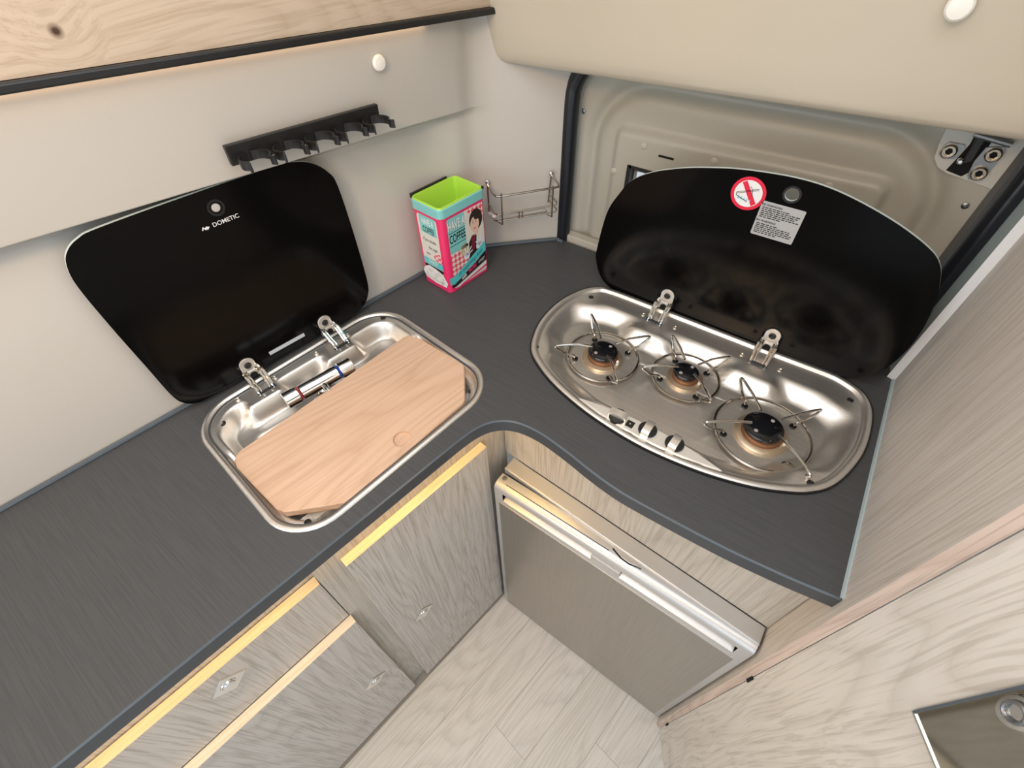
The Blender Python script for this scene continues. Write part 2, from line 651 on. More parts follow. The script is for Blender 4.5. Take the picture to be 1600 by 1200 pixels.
# ---------------------------------------------------------------- floor
fl = struct('floor', MB().box(-1.6, 1.4, -1.7, 0.86, -0.05, -0.0035), 'floor_under')
PL_W = 0.112
plank_mesh = {}
for i in range(7):
    t0 = 0.371 - PL_W * (i + 1) if i else 0.371 - PL_W
    t0 = 0.392 - PL_W * (i + 1)
    offs = (0.62, -0.42, 0.06, -0.25, 0.22, -0.1, 0.35)[i]
    for s0 in (offs - 1.8, offs - 0.9, offs):
        m = random.choice(['vinyl_plank_a', 'vinyl_plank_b'])
        mb = MB().box(0.0003, 0.8997, 0.0003, PL_W - 0.0003, -0.003, 0.0)
        p = mesh_obj('plank', mb, m, (0, 0, 0), False)
        p.location = LW(s0, t0, 0.0)
        p.rotation_euler = (0, 0, ANG)
        p.parent = fl

# ---------------------------------------------------------------- ceiling and the wall behind the camera
cm = MB()
cm.box(-1.3, 1.3, -1.7, -0.40, 2.05, 2.09).box(-1.3, 1.3, 0.80, 0.95, 2.05, 2.09)
cm.box(-1.3, -0.65, -0.40, 0.80, 2.05, 2.09).box(0.65, 1.3, -0.40, 0.80, 2.05, 2.09)
struct('ceiling', cm, 'ceiling_cream')
struct('wall_front', MB().box(-1.3, 0.1, -1.74, -1.70, 0, 2.05), 'ash_partition')

# ---------------------------------------------------------------- left wall and its angled end
A_W, B_W = (-0.610, 0.724), (-0.504, 0.829)
A_L, B_L = WL(*A_W), WL(*B_W)


def zb_at(s): return 1.330 - (s + 0.06) * 0.050         # lower lip of the bulge
def zt_at(s): return 1.464 - (s - 0.025) * 0.052        # black trim line


base = [(-0.85, 0.732), (-0.5, 0.732), (-0.2, 0.732), (0.0, 0.732), (0.2, 0.732), (0.4, 0.732), (0.50, 0.732), (0.55, 0.729),
        (0.595, 0.720), (0.637, 0.699), (0.675, 0.672), (0.715, 0.640), (0.757, 0.607), (0.775, 0.593)]
base = smooth_open(base, 5)
rows = []
zrows = [-0.03, 0.0, 0.6, 0.80, 0.90, 0.94, 0.955, 0.968, 0.978, 0.986, 0.993, 1.0, 1.006, 1.012, 1.02, 1.05, 1.2, 1.45, 1.75, 1.93, 1.985, 2.0, 2.03, 3.0]


def sstep(a, b, x):
    t = min(1, max(0, (x - a) / (b - a)))
    return t * t * (3 - 2 * t)


wv = []
for s, t in base:
    zb, zt = zb_at(s), zt_at(s)
    fade = 1 - sstep(0.50, 0.66, s)          # the bulge dies into the corner
    rec = sstep(0.50, 0.60, s)               # the recess ends
    col = []
    for r in zrows:
        if r <= 1.0:
            z = ZC - 0.10 + (zb - ZC + 0.10) * max(r, 0)
        else:
            z = zb + (zt - zb) * (r - 1.0)
        off = 0.030 * sstep(0.966, 1.010, r) + 0.022 * max(0, min(r, 2.0) - 1.0)
        if r > 2.0:
            z = zt + (r - 2.0) * 0.25
            off += 0.02 * sstep(2.0, 2.05, r) * 0
        off = off * fade + 0.010 * rec * (1 - sstep(0.58, 0.63, s))
        # stays parallel to the wall normal of the straight run
        nx, ny = (0, -1)
        if s > 0.6:
            k = sstep(0.6, 0.7, s)
            nx, ny = -0.67 * k, -1 + 0.26 * k
        col.append((s + nx * off, t + ny * off, z))
    wv.append(col)
mb = MB()
mb.loft(wv, close=False, cap0=False, cap1=False)
wl = struct('wall_left', mb, 'wall_cream', (0, 0, 0), 'L', smooth=50)
ORG[wl.name] = (0, 0, 0)
# white push-in cap on the bulge
sc_, zc_ = 0.432, 1.405
part('screw_cap', MB().lathe([(0.0105, 0.0), (0.0105, -0.002), (0.0085, -0.0045), (0.004, -0.0055)], (sc_, 0.684, zc_), 20, 'y'), 'cap_white', wl)

# black trim and the overhead cupboard
tm = MB()
tm.loft([[(s, 0.664, zt_at(s) - 0.001), (s, 0.690, zt_at(s) - 0.001), (s, 0.690, zt_at(s) + 0.008), (s, 0.664, zt_at(s) + 0.008)] for s in (-0.85, 0.0, 0.652)])
struct('trim_1', tm, 'rubber_black', (0, 0, 0), 'L', smooth=False, bevel=0.002)
lm = MB()
lm.loft([[(s, 0.672, zt_at(s) - 0.0019), (s, 0.6785, zt_at(s) - 0.0019), (s, 0.6785, zt_at(s) - 0.0011), (s, 0.672, zt_at(s) - 0.0011)] for s in (-0.80, 0.0, 0.52)])
solo('led_strip', lm, 'led_added', 'added dim warm LED strip, unseen, under the black trim of the overhead cupboard', 'light strip', (0, 0.674, 1.462), 'L', smooth=False)  # added as source of the warm glow below the trim; strip itself unseen
ov = thing('overhead_cabinet', 'pale wooden overhead cupboard with a knot, above the black trim', 'cabinet', (0, 0.672, 1.466), 'L')
bm_ = MB()
bm_.loft([[(s, 0.672, zt_at(s) + 0.0085), (s, 0.690, zt_at(s) + 0.0085), (s, 0.690, 1.72), (s, 0.672, 1.72)] for s in (-0.85, 0.655)])
part('front_board', bm_, 'ash_board', ov, smooth=False)

# ---------------------------------------------------------------- rear door of the van
DY = 0.870
X0, X1 = -0.494, 0.152
WX0, WX1, WZ0, WZ1 = -0.362, -0.150, 1.075, 1.197     # little window


def sd_rr(x, z, x0, x1, z0, z1, r):
    qx = abs(x - (x0 + x1) / 2) - (x1 - x0) / 2 + r
    qz = abs(z - (z0 + z1) / 2) - (z1 - z0) / 2 + r
    return math.hypot(max(qx, 0), max(qz, 0)) + min(max(qx, qz), 0) - r


def door_y(x, z):
    y = DY
    d = sd_rr(x, z, -0.452, 0.104, 0.7, 1.330 + 0.012 * (x + 0.2), 0.11)     # embossed groove
    y += 0.014 * math.exp(-(d / 0.014) ** 2)
    d2 = sd_rr(x, z, -0.403, 0.045, 0.7, 1.264 + 0.024 * (x + 0.3), 0.02)    # raised trim box
    y -= 0.013 * sstep(0.004, -0.012, d2) if d2 > -0.012 else 0.013
    d3 = sd_rr(x, z, -0.503, 0.158, 0.6, 1.372, 0.03)
    y += 0.02 * sstep(-0.010, 0.0, d3)
    return y


def sstep_(a, b, x): return sstep(a, b, x)


_old = sstep


def sstep(a, b, x):
    if a > b:
        return 1 - _old(b, a, x)
    return _old(a, b, x)


nx_, nz_ = 162, 92
xs = [X0 + (X1 - X0) * i / nx_ for i in range(nx_ + 1)]
zs = [0.985 + (1.385 - 0.985) * j / nz_ for j in range(nz_ + 1)]
dv = [(x, door_y(x, z), z) for z in zs for x in xs]
df = []
for j in range(nz_):
    for i in range(nx_):
        cx, cz = (xs[i] + xs[i + 1]) / 2, (zs[j] + zs[j + 1]) / 2
        if WX0 < cx < WX1 and WZ0 < cz < WZ1:
            continue
        a = j * (nx_ + 1) + i
        df.append((a, a + 1, a + nx_ + 2, a + nx_ + 1))
door = struct('door_1', MB().add(dv, df), 'door_cream', smooth=60)
ORG[door.name] = (0, 0, 0)
for (x, z) in ((-0.478, 1.270), (0.135, 1.261)):
    part('screw', MB().lathe([(0.0045, 0), (0.0045, -0.002), (0.002, -0.003), (0.0015, -0.0015)], (x, DY - 0.0005, z), 14, 'y'), 'bracket_steel', door)
for (x, z) in ((-0.341, 1.240), (-0.212, 1.243), (-0.033, 1.248), (-0.393, 1.182)):
    part('cover_cap', MB().lathe([(0.0062, 0.001), (0.0062, -0.0012), (0.005, -0.002)], (x, DY - 0.0125, z), 18, 'y'), 'panel_cream', door)
for (x0, x1, z) in ((-0.310, -0.281, 1.2305), (-0.201, -0.172, 1.2325)):
    part('slot', MB().box(x0, x1, DY - 0.0138, DY - 0.012, z - 0.0018, z + 0.0018), 'void_black', door)
# lip line of the trim box and the ledge at the foot of the door
part('sill', MB().box(-0.485, 0.10, 0.842, 0.866, ZC - 0.02, ZC + 0.0125), 'panel_cream', door, bevel=0.003)
wn = struct('window_1', MB().box(WX0 - 0.004, WX0 + 0.004, DY - 0.0155, DY + 0.015, WZ0, WZ1 + 0.004)
            .box(WX1 - 0.004, WX1 + 0.004, DY - 0.0155, DY + 0.015, WZ0, WZ1 + 0.004)
            .box(WX0, WX1, DY - 0.0155, DY + 0.015, WZ1 - 0.001, WZ1 + 0.004)
            .box(WX0, WX1, DY - 0.0155, DY + 0.015, WZ0 - 0.004, WZ0 + 0.001), 'plastic_black', smooth=False)
ORG[wn.name] = (0, 0, 0)
part('pane', MB().box(WX0 + 0.004, WX1 - 0.004, DY + 0.006, DY + 0.009, WZ0 + 0.001, WZ1 - 0.001), 'pane', wn, smooth=False)
part('inner_frame', MB().box(WX0 + 0.004, WX1 - 0.004, DY + 0.004, DY + 0.0055, WZ1 - 0.012, WZ1 - 0.001)
     .box(WX0 + 0.004, WX0 + 0.010, DY + 0.004, DY + 0.0055, WZ0 + 0.001, WZ1 - 0.012), 'pillar_grey', wn, smooth=False)

# black door seals
sealp = [(-0.492, 0.846, 0.99), (-0.492, 0.846, 1.15), (-0.492, 0.846, 1.28), (-0.488, 0.848, 1.32), (-0.470, 0.850, 1.352)]
mb = MB()
mb.tube(smooth_open(sealp, 5), 0.0155, 14)
struct('trim_2', mb, 'rubber_seal', smooth=60)
# right pillar beside the tall cupboard
pr_ = thing('door_pillar', 'grey metal door pillar with black rubber seal at the right of the rear door', 'pillar', (0.18, 0.83, 0.98))
part('pillar_panel', MB().prism([(0.1845, 0.799), (0.198, 0.799), (0.198, 0.862), (0.1685, 0.862)], 0.985, 1.45), 'pillar_blue', pr_, smooth=False)
part('seal', MB().prism([(0.1775, 0.829), (0.1660, 0.860), (0.1545, 0.845), (0.1560, 0.833), (0.165, 0.826)], 0.985, 1.45), 'rubber_seal', pr_, bevel=0.003)
part('door_return', MB().prism([(0.1530, 0.852), (0.1620, 0.864), (0.1510, 0.872), (0.1480, 0.868)], 0.985, 1.45), 'pillar_dark', pr_, smooth=False)

# door stay bracket, upper right
bk = thing('door_latch', 'steel door latch with three round bolts under the rear headliner', 'latch', (0.11, DY, 1.31))
o_ = [(0.062, 1.362), (0.066, 1.330), (0.070, 1.312), (0.080, 1.301), (0.094, 1.296), (0.148, 1.289), (0.1485, 1.362)]
part('base_plate', MB().prism(o_, DY + 0.001, DY - 0.003, axis='y'), 'bracket_paint', bk, smooth=False)
part('pocket', MB().prism([(0.0905, 1.300), (0.110, 1.2965), (0.115, 1.3035), (0.116, 1.340), (0.118, 1.362), (0.094, 1.362), (0.097, 1.335), (0.094, 1.318)], DY - 0.003, DY - 0.0042, axis='y'), 'void_black', bk, smooth=False)
part('fixing_plate', MB().prism([(0.072, 1.328), (0.075, 1.334), (0.092, 1.334), (0.094, 1.331), (0.091, 1.316), (0.078, 1.314), (0.072, 1.318)], DY - 0.003, DY - 0.007, axis='y'), 'bracket_steel', bk, smooth=False)
part('fixing_plate', MB().prism([(0.112, 1.318), (0.114, 1.336), (0.131, 1.340), (0.135, 1.333), (0.134, 1.318), (0.132, 1.298), (0.118, 1.296), (0.115, 1.300)], DY - 0.003, DY - 0.007, axis='y'), 'bracket_steel', bk, smooth=False)
part('lever', MB().prism([(0.0965, 1.362), (0.108, 1.362), (0.110, 1.318), (0.100, 1.312)], DY - 0.0045, DY - 0.013, axis='y'), 'plastic_black', bk, smooth=False, bevel=0.002)
part('pivot_pin', MB().lathe([(0.004, 0), (0.004, -0.004), (0.002, -0.006)], (0.0975, DY - 0.013, 1.318), 12, 'y'), 'chrome', bk)
part('cross_bar', MB().tube([(0.094, DY - 0.016, 1.351), (0.134, DY - 0.016, 1.347)], 0.004, 10), 'bracket_steel', bk)
for (x, z) in ((0.0805, 1.3245), (0.1255, 1.330), (0.1245, 1.306)):
    b_ = part('bolt', MB().lathe([(0.0088, 0), (0.0088, -0.0035), (0.0070, -0.0052), (0.0052, -0.0052), (0.0052, -0.0030), (0.001, -0.0030)], (x, DY - 0.007, z), 20, 'y'), 'bolt', bk)
    part('socket', MB().lathe([(0.0042, 0), (0.0042, -0.0004), (0.001, -0.0004)], (x, DY - 0.0104, z), 6, 'y'), 'void_black', b_)

# rear headliner that hangs over the door
prof = [(0.872, -0.010), (0.862, 0.004), (0.835, 0.001), (0.812, -0.001), (0.803, 0.000), (0.796, 0.004), (0.790, 0.012), (0.785, 0.026), (0.778, 0.055), (0.766, 0.105), (0.750, 0.165), (0.735, 0.22), (0.70, 0.30), (0.60, 0.40), (0.45, 0.50)]
prof = [(0.905, 0.004)] + prof[1:]
xsec = [-0.655, -0.648, -0.640, -0.632, -0.622, -0.610, -0.595, -0.5, -0.4, -0.3, -0.2, -0.1, 0.0, 0.1, 0.2, 0.3, 0.55]


def lip_z(x): return 1.349 + 0.031 * (x + 0.485)


loops = []
for x in xsec:
    back = 0.022 * (1 - min(1, (x + 0.655) / 0.045)) ** 2     # rolls back where it meets the left wall
    KH = 0.945
    loops.append([(x * KH, (y + back) * KH if y < 0.82 else y, H_CAM - (H_CAM - (lip_z(x) + z + back * 0.3)) * KH) for y, z in prof])
hl = struct('wall_rear', MB().loft(loops, close=False, cap0=False, cap1=False), 'trim_cream', smooth=60)
ORG[hl.name] = (0, 0, 0)
part('screw_cap', MB().lathe([(0.0115, 0.004), (0.0115, -0.003), (0.0095, -0.0055), (0.004, -0.0065)], (0.0066, 0.7515 * 0.945, 1.6 - 0.113 * 0.945), 20, 'y'), 'cap_white', hl)

# ---------------------------------------------------------------- worktop
hob_pts = [(-0.339, 0.499), (-0.359, 0.539), (-0.3695, 0.584), (-0.369, 0.642), (-0.355, 0.690), (-0.335, 0.718), (-0.306, 0.732), (-0.200, 0.735), (-0.024, 0.737), (0.054, 0.739),
           (0.105, 0.740), (0.131, 0.734), (0.151, 0.724), (0.166, 0.705), (0.174, 0.679), (0.1775, 0.641), (0.1765, 0.601), (0.170, 0.565), (0.160, 0.532), (0.148, 0.508), (0.132, 0.490),
           (0.112, 0.475), (0.066, 0.452), (0.004, 0.434), (-0.064, 0.4245), (-0.123, 0.4245), (-0.191, 0.433), (-0.258, 0.451), (-0.308, 0.474)]
hob_pts = list(reversed(hob_pts))
hob_out = smooth_closed(hob_pts, 6)
if area2(hob_out) < 0:
    hob_out.reverse()
sink_rect = rrect(-0.037, 0.355, 0.380, 0.704, 0.072, 10, math.radians(1.9))
sink_W = [LW(s, t)[:2] for s, t in sink_rect]

front = [(0.198, 0.365), (0.146, 0.356), (0.124, 0.353), (0.079, 0.3475), (0.031, 0.344), (-0.009, 0.342), (-0.064, 0.340), (-0.093, 0.341),
         (-0.127, 0.345), (-0.162, 0.351), (-0.189, 0.355), (-0.217, 0.358), (-0.240, 0.358), (-0.261, 0.355), (-0.277, 0.349), (-0.290, 0.340),
         (-0.302, 0.326), (-0.311, 0.305), (-0.317, 0.276), (-0.322, 0.240), (-0.3385, 0.114)]
front = smooth_open(front, 4)
wt = [LW(-0.80, 0.729)[:2], LW(-0.80, 0.3535)[:2]] + list(reversed(front))
wt += [(0.190, 0.784), (0.183, 0.800), (0.176, 0.838), (-0.478, 0.838), (-0.505, 0.826), (-0.609, 0.721), LW(0.595, 0.716)[:2], LW(0.55, 0.7255)[:2], LW(0.45, 0.729)[:2]]
if area2(wt) < 0:
    wt.reverse()
mb = MB()
holes = [inset(hob_out, 0.012)[::2], inset(sink_W, 0.012)]
mb.holed(wt, holes, ZC - 0.0254, ZC, mi=0, ch=0.0022, mi_side=1, mi_ch=2)  # chamfer in a paler tone: the bevel's highlight put into colour
wtop = thing('worktop', 'dark grey corner worktop with cut-outs for the sink and the hob', 'worktop', (-0.3, 0.5, ZC))
part('slab', mb, ['laminate', 'edge_band', 'edge_line'], wtop, smooth=False)
es = [LW(-0.80, 0.7270, ZC + 0.0025), LW(0.45, 0.7270, ZC + 0.0025), LW(0.55, 0.7235, ZC + 0.0025), LW(0.595, 0.714, ZC + 0.0025), (-0.607, 0.719, ZC + 0.0025), (-0.506, 0.820, ZC + 0.0025), (-0.490, 0.826, ZC + 0.0025), (-0.478, 0.826, ZC + 0.002)]
part('wall_edging', MB().tube(smooth_open(es, 4), 0.0042, 8), 'edge_line', wtop)
part('panel_edging', MB().loft([[(x - 0.0035, y, ZC), (x + 0.0005, y, ZC), (x + 0.0005, y, ZC + 0.003), (x - 0.0018, y, ZC + 0.003)] for x, y in ((0.1985, 0.367), (0.1900, 0.784))]), 'edge_light', wtop, smooth=False)


# ---------------------------------------------------------------- pressed steel trays (hob and sink)
def pressed(outline, rims, zfun, inner_n, core):
    """Rings from the outline inwards; z from zfun(x, y, d) with d the distance to the outline."""
    rings = []
    for d in rims:
        rings.append((np.array(inset(outline, d)), d))
    last, d0 = rings[-1]
    core = np.array(core)
    loops = []
    o = np.array(outline)
    allp = [r for r, _ in rings]
    for k in range(1, inner_n + 1):
        f = k / inner_n
        allp.append(last * (1 - f) + core * f)
    seg_a, seg_b = o, np.roll(o, -1, axis=0)
    for r in allp:
        ab = seg_b - seg_a
        ap = r[:, None, :] - seg_a[None]
        t = np.clip((ap * ab[None]).sum(-1) / (ab * ab).sum(-1)[None], 0, 1)
        dist = np.sqrt(((ap - t[..., None] * ab[None]) ** 2).sum(-1)).min(1)
        loops.append([(x, y, zfun(x, y, dd)) for (x, y), dd in zip(r, dist)])
    return loops


def smin(a, b, k):
    h = max(k - abs(a - b), 0) / k
    return min(a, b) - h * h * k * 0.25


BURN = [((-0.234, 0.574), 0.0625, 0.0265, 0.036, 0.086, 1.017, (135.8, -143.9, 50.7, -47.6)),
        ((-0.094, 0.612), 0.0560, 0.0215, 0.031, 0.077, 1.016, (134.8, -143.3, 51.6, -41.8)),
        ((0.049, 0.569), 0.0710, 0.0300, 0.040, 0.094, 1.014, (132.6, -145.5, 51.4, -37.0))]
HX = (-0.187, 0.0)
Z_FL = -0.0205


def hob_z(x, y, d):
    if d < 0.0125:
        if d < 0.003: return 0.004 + 0.0022 * math.sin(d / 0.003 * math.pi / 2)
        if d < 0.0085: return 0.0062
        return 0.0062 - 0.0052 * sstep(0.0085, 0.0125, d)
    g = d - 0.0135
    yb = 0.690
    g = smin(g, yb - y, 0.02)
    for hx in HX:                       # plinths for the hinges
        qx, qy = abs(x - hx) - 0.027, (0.664 - y)
        g = smin(g, math.hypot(max(qx, 0), max(qy, 0)) + min(max(qx, qy), 0), 0.012)
    for (sx, sy) in ((-0.327, 0.690), (-0.336, 0.510), (0.141, 0.697), (0.128, 0.505)):
        g = smin(g, math.hypot(x - sx, y - sy) - 0.017, 0.03)
    z = 0.001 + Z_FL * sstep(0.0, 0.036, g)
    # control strip along the front
    c = y - (0.4635 - 0.012 * max(0, abs(x + 0.095) - 0.06))
    e_ = sstep(0.120, 0.085, abs(x + 0.096))
    if c < 0.006 and e_ > 0:
        zs_ = 0.0035 - 0.0055 * sstep(0.0, 0.0045, c) * 1.0
        if c > 0.0045: zs_ = -0.002 + Z_FL * sstep(0.0045, 0.006, c)
        z = max(z, zs_ * e_ + z * (1 - e_))
    for (c0, rr, *_r) in BURN:
        q = math.hypot(x - c0[0], y - c0[1])
        z -= 0.0030 * sstep(rr + 0.006, rr - 0.002, q)
    return z


core = [(x * 0.35 - 0.10 * 0.65, 0.60 + (y - 0.60) * 0.02) for x, y in hob_out]
lp = pressed(hob_out, [0, .0008, .0016, .003, .0055, .0085, .0098, .0112, .0125, .0145], hob_z, 120, core)
loops = [[(x, y, ZC + z) for x, y, z in l] for l in lp]
hob = thing('hob', 'three burner steel gas hob with a raised black glass lid, set in the worktop', 'hob', (-0.095, 0.58, ZC))
part('pan', MB().loft(loops, cap0=False, cap1=True), 'steel', hob, smooth=75)
gk = MB()
gk.holed(inset(hob_out, -0.0022)[::2], [inset(hob_out, 0.010)[::2]], ZC, ZC + 0.0042)
part('gasket', gk, 'rubber_black', hob, smooth=False)
for x, y in ((-0.327, 0.690), (-0.336, 0.510), (0.141, 0.697), (0.128, 0.505)):
    part('corner_screw', MB().lathe([(0.0048, 0.001), (0.0048, 0.0022), (0.003, 0.0030), (0.002, 0.0015)], (x, y, ZC), 14), 'rubber_black', hob)
for hx in HX:
    for sx in (-0.032, 0.032):
        part('rivet', MB().lathe([(0.0042, 0.001), (0.0042, 0.0022), (0.0028, 0.003), (0.0015, 0.0015)], (hx + sx, 0.700, ZC), 12), 'steel_rim', hob)

for c0, rr, rc, rb, ro, zo, azs in BURN:
    zf = ZC + Z_FL - 0.002
    bn = part('burner', MB().lathe([(rb, 0.0), (rb, 0.0035), (rb * 0.96, 0.0050), (rc * 1.03, 0.0062), (rc * 0.9, 0.004)], (*c0, zf), 40), 'burner_alloy', hob)
    part('burner_neck', MB().lathe([(rc * 1.02, 0.0055), (rc * 0.98, 0.0100), (rc * 0.92, 0.0110), (rc * 0.94, 0.0142)], (*c0, zf), 40), 'burner_brass', bn)
    cx, cy = c0[0] - 0.002, c0[1] + 0.002
    prof = [(rc * 0.97, 0.0140), (rc, 0.0158), (rc * 0.985, 0.0178), (rc * 0.9, 0.0194), (rc * 0.6, 0.0208), (rc * 0.25, 0.0214), (0.0005, 0.0215)]
    part('burner_cap', MB().lathe(prof, (cx, cy, zf), 40), 'enamel', bn)
    for a in (65, 245):
        r_ = rc * 0.60
        part('cap_rivet', MB().lathe([(0.0030, 0.0200), (0.0030, 0.0213), (0.0015, 0.0221)], (cx + r_ * math.cos(math.radians(a)), cy + r_ * math.sin(math.radians(a)), zf), 12), 'enamel_spot', bn)
    a = math.radians(-5)
    part('igniter', MB().lathe([(0.0025, 0.0), (0.0025, 0.0135), (0.001, 0.0155)], (c0[0] + (rc + 0.004) * math.cos(a), c0[1] + (rc + 0.004) * math.sin(a), zf), 10), 'ceramic', bn)
    ps = part('pan_support', MB().tube([(c0[0] + rr * math.cos(k * math.pi / 28), c0[1] + rr * math.sin(k * math.pi / 28), zf + 0.0065) for k in range(56)], 0.0022, 8, close=True), 'wire_chrome', hob)
    for az in azs:
        a = math.radians(az)
        ca, sa = math.cos(a), math.sin(a)
        f = lambda r, z: (c0[0] + r * ca, c0[1] + r * sa, z)
        w = [f(rr - 0.013, zf + 0.001), f(rr - 0.010, zf + 0.010), f(rr - 0.002, zf + 0.012), f(rr + 0.006, zf + 0.014), f(ro - 0.006, zo - 0.006), f(ro, zo), f(ro - 0.002, zo + 0.0045), f(ro - 0.012, zo + 0.0065), f(rr * 0.75, zo + 0.008), f(rc * 0.82, zf + 0.0315)]
        part('prong', MB().tube(smooth_open(w[:8], 4) + w[8:], 0.0021, 8), 'wire_chrome', ps)
        part('grommet', MB().lathe([(0.0052, 0.0), (0.0052, 0.0016), (0.0030, 0.0016), (0.0028, 0.0004)], (*f(rr - 0.0135, zf + 0.0008),), 16), 'rubber_black', ps)

# control panel: lens shaped plate between the front rim and a chord
arc = [p for p in inset(hob_out, 0.0128) if p[1] < 0.50 and -0.212 < p[0] < 0.028]
arc.sort(key=lambda p: p[0])
x0_, x1_ = arc[0][0], arc[-1][0]
ya_, yb_ = arc[-1][1], arc[0][1]
chord = [(x1_ + (x0_ - x1_) * k / 12, ya_ + (yb_ - ya_) * k / 12 + 0.0145 * math.sin(math.pi * k / 12) ** 0.8) for k in range(1, 12)]
cpl = arc + chord
part('control_panel', MB().prism(cpl, ZC - 0.004, ZC + 0.0042, ch=0.0014), 'control_satin', hob, smooth=30)
# knobs and igniter switch
for kx, ky, rot in ((-0.1425, 0.4520, 4), (-0.0937, 0.4548, 91), (-0.0505, 0.4545, 88)):
    kn = part('knob', MB().lathe([(0.0140, 0.002), (0.0140, 0.0075), (0.0130, 0.0090), (0.002, 0.0090)], (kx, ky, ZC), 32), 'knob_black', hob)
    a = math.radians(rot)
    ca, sa = math.cos(a), math.sin(a)
    hw, hl_ = 0.0060, 0.0142
    sec = []
    for u_, zz in ((-1, 0.003), (-0.985, 0.0120), (-0.7, 0.0146), (0, 0.0152), (0.7, 0.0146), (0.985, 0.0120), (1, 0.003)):
        sec.append([(kx + ca * u_ * hl_ - sa * w, ky + sa * u_ * hl_ + ca * w, ZC + z) for w, z in ((-hw, 0.003), (-hw, zz), (hw, zz), (hw, 0.003))])
    part('knob_grip', MB().loft(sec), 'knob_satin', kn, smooth=50, bevel=0.0008)
sw = part('igniter_switch', MB().loft([[(-0.1205 + dx * 0.006, 0.4500 + dy * 0.0065, ZC + z) for dx, dy in ((-1, -1), (1, -1), (1, 1), (-1, 1))] for z in (0.0, 0.0050)]), 'plastic_black', hob, smooth=False, bevel=0.0008)
part('switch_dot', MB().lathe([(0.0014, 0.004), (0.0014, 0.0056), (0.0005, 0.0060)], (-0.1205, 0.4500, ZC), 10), 'enamel_spot', sw)


def hinge(parent, cx, y_base, y_lid, z_top, nrm):
    """Chrome lid hinge: curved side arms, pivot bar and a tongue screwed to the glass.
    Works in a frame where the lid face is the plane y = y_lid and the tray lies in front of it."""
    w = 0.0125
    hb = part('hinge', MB().prism(rrect(cx - 0.0125, cx + 0.0125, ZC + 0.020, z_top, [0.004, 0.0122, 0.0122, 0.004], 6), y_lid - 0.0004, y_lid - 0.0032, axis='y'), 'hinge_steel', parent, smooth=30, bevel=0.0006)
    for sx in (-1, 1):
        p = [(cx + sx * w, y_lid - 0.003, ZC + 0.024), (cx + sx * (w + 0.0012), y_lid - 0.009, ZC + 0.0255), (cx + sx * (w + 0.0014), y_lid - 0.018, ZC + 0.0235), (cx + sx * (w + 0.0010), y_lid - 0.028, ZC + 0.0165), (cx + sx * w, y_base + 0.006, ZC + 0.009), (cx + sx * w, y_base, ZC + 0.001)]
        p = smooth_open(p, 4)
        part('hinge_arm', MB().tube(p, 0.0030, 8), 'chrome', hb)
        part('hinge_arm', MB().tube([(q[0] - sx * 0.0052, q[1], q[2] - 0.001) for q in p[3:]], 0.0018, 8), 'chrome', hb)
    part('hinge_bridge', MB().prism(rrect(cx - 0.0140, cx + 0.0140, ZC + 0.0090, ZC + 0.0245, 0.003, 3), y_lid - 0.0032, y_lid - 0.0100, axis='y'), 'hinge_steel', hb, smooth=30, bevel=0.001)
    part('hinge_slot', MB().prism(rrect(cx - 0.0062, cx + 0.0062, ZC + 0.0092, ZC + 0.0205, [0.001, 0.006, 0.006, 0.001], 5), y_lid - 0.0100, y_lid - 0.0106, axis='y'), 'void_black', hb, smooth=False)
    part('hinge_pin', MB().tube([(cx - w - 0.003, y_base + 0.001, ZC + 0.003), (cx + w + 0.003, y_base + 0.001, ZC + 0.003)], 0.0028, 8), 'plastic_black', hb)
    part('hinge_screw', MB().lathe([(0.0058, 0), (0.0058, -0.0016), (0.0044, -0.0024), (0.0028, -0.0014), (0.001, -0.0014)], (cx, y_lid - 0.0032, z_top - 0.0135), 18, 'y'), 'plastic_black', hb)


def glass_lid(parent, outline, y0, y1, hole, edge='glass_edge'):
    """Glass plate standing in the plane between y0 (room side) and y1, outline in (x, z)."""
    mb = MB()
    mb.holed(outline, [hole], 0, 1, mi=0, mi_side=1)
    mb.v = [(x, y0 if z < 0.5 else y1, zz) for (x, zz, z) in mb.v]
    return part('glass_lid', mb, ['glass_black', edge], parent, smooth=False)


# hob lid
KL = 0.737 / 0.754
hl_pts = [(-0.357, 1.050), (-0.3585, 1.074), (-0.348, 1.153), (-0.330, 1.195), (-0.309, 1.226), (-0.273, 1.249), (-0.227, 1.266), (-0.188, 1.276), (-0.140, 1.285), (-0.076, 1.2905), (-0.028, 1.2885), (0.020, 1.279), (0.070, 1.264), (0.112, 1.246), (0.133, 1.2305), (0.147, 1.207), (0.160, 1.170), (0.1685, 1.121), (0.168, 1.076), (0.158, 1.034), (0.136, 1.009), (0.100, 0.9975), (0.0, 0.995), (-0.100, 0.994), (-0.200, 0.994), (-0.290, 0.9945), (-0.325, 1.002), (-0.346, 1.022)]
hl_pts = [(x * KL, 1.6 - (1.6 - z) * KL) for x, z in hl_pts]
hl_out = smooth_closed(list(reversed(hl_pts)), 5)
YL = 0.737
KZ = lambda z: 1.6 - (1.6 - z) * KL
hole = circle(-0.067 * KL, KZ(1.268), 0.0098, 20)
lid = glass_lid(hob, hl_out, YL, YL + 0.005, hole)
part('finger_hole_rim', MB().holed(circle(-0.067 * KL, KZ(1.268), 0.0122, 24), [circle(-0.067 * KL, KZ(1.268), 0.0094, 24)], 0, 1), 'rubber_black', lid, smooth=False)
_r = lid.children[0]
for v in _r.data.vertices:
    x, y, z = v.co + Vector(ORG[hob.name])
    v.co = Vector((x, (YL - 0.0012) if z < 0.5 else YL - 0.0002, y)) - Vector(ORG[hob.name])
# prohibition sticker
cxs, czs, rs = -0.124 * KL, KZ(1.2535), 0.0245
yl = YL - 0.0003


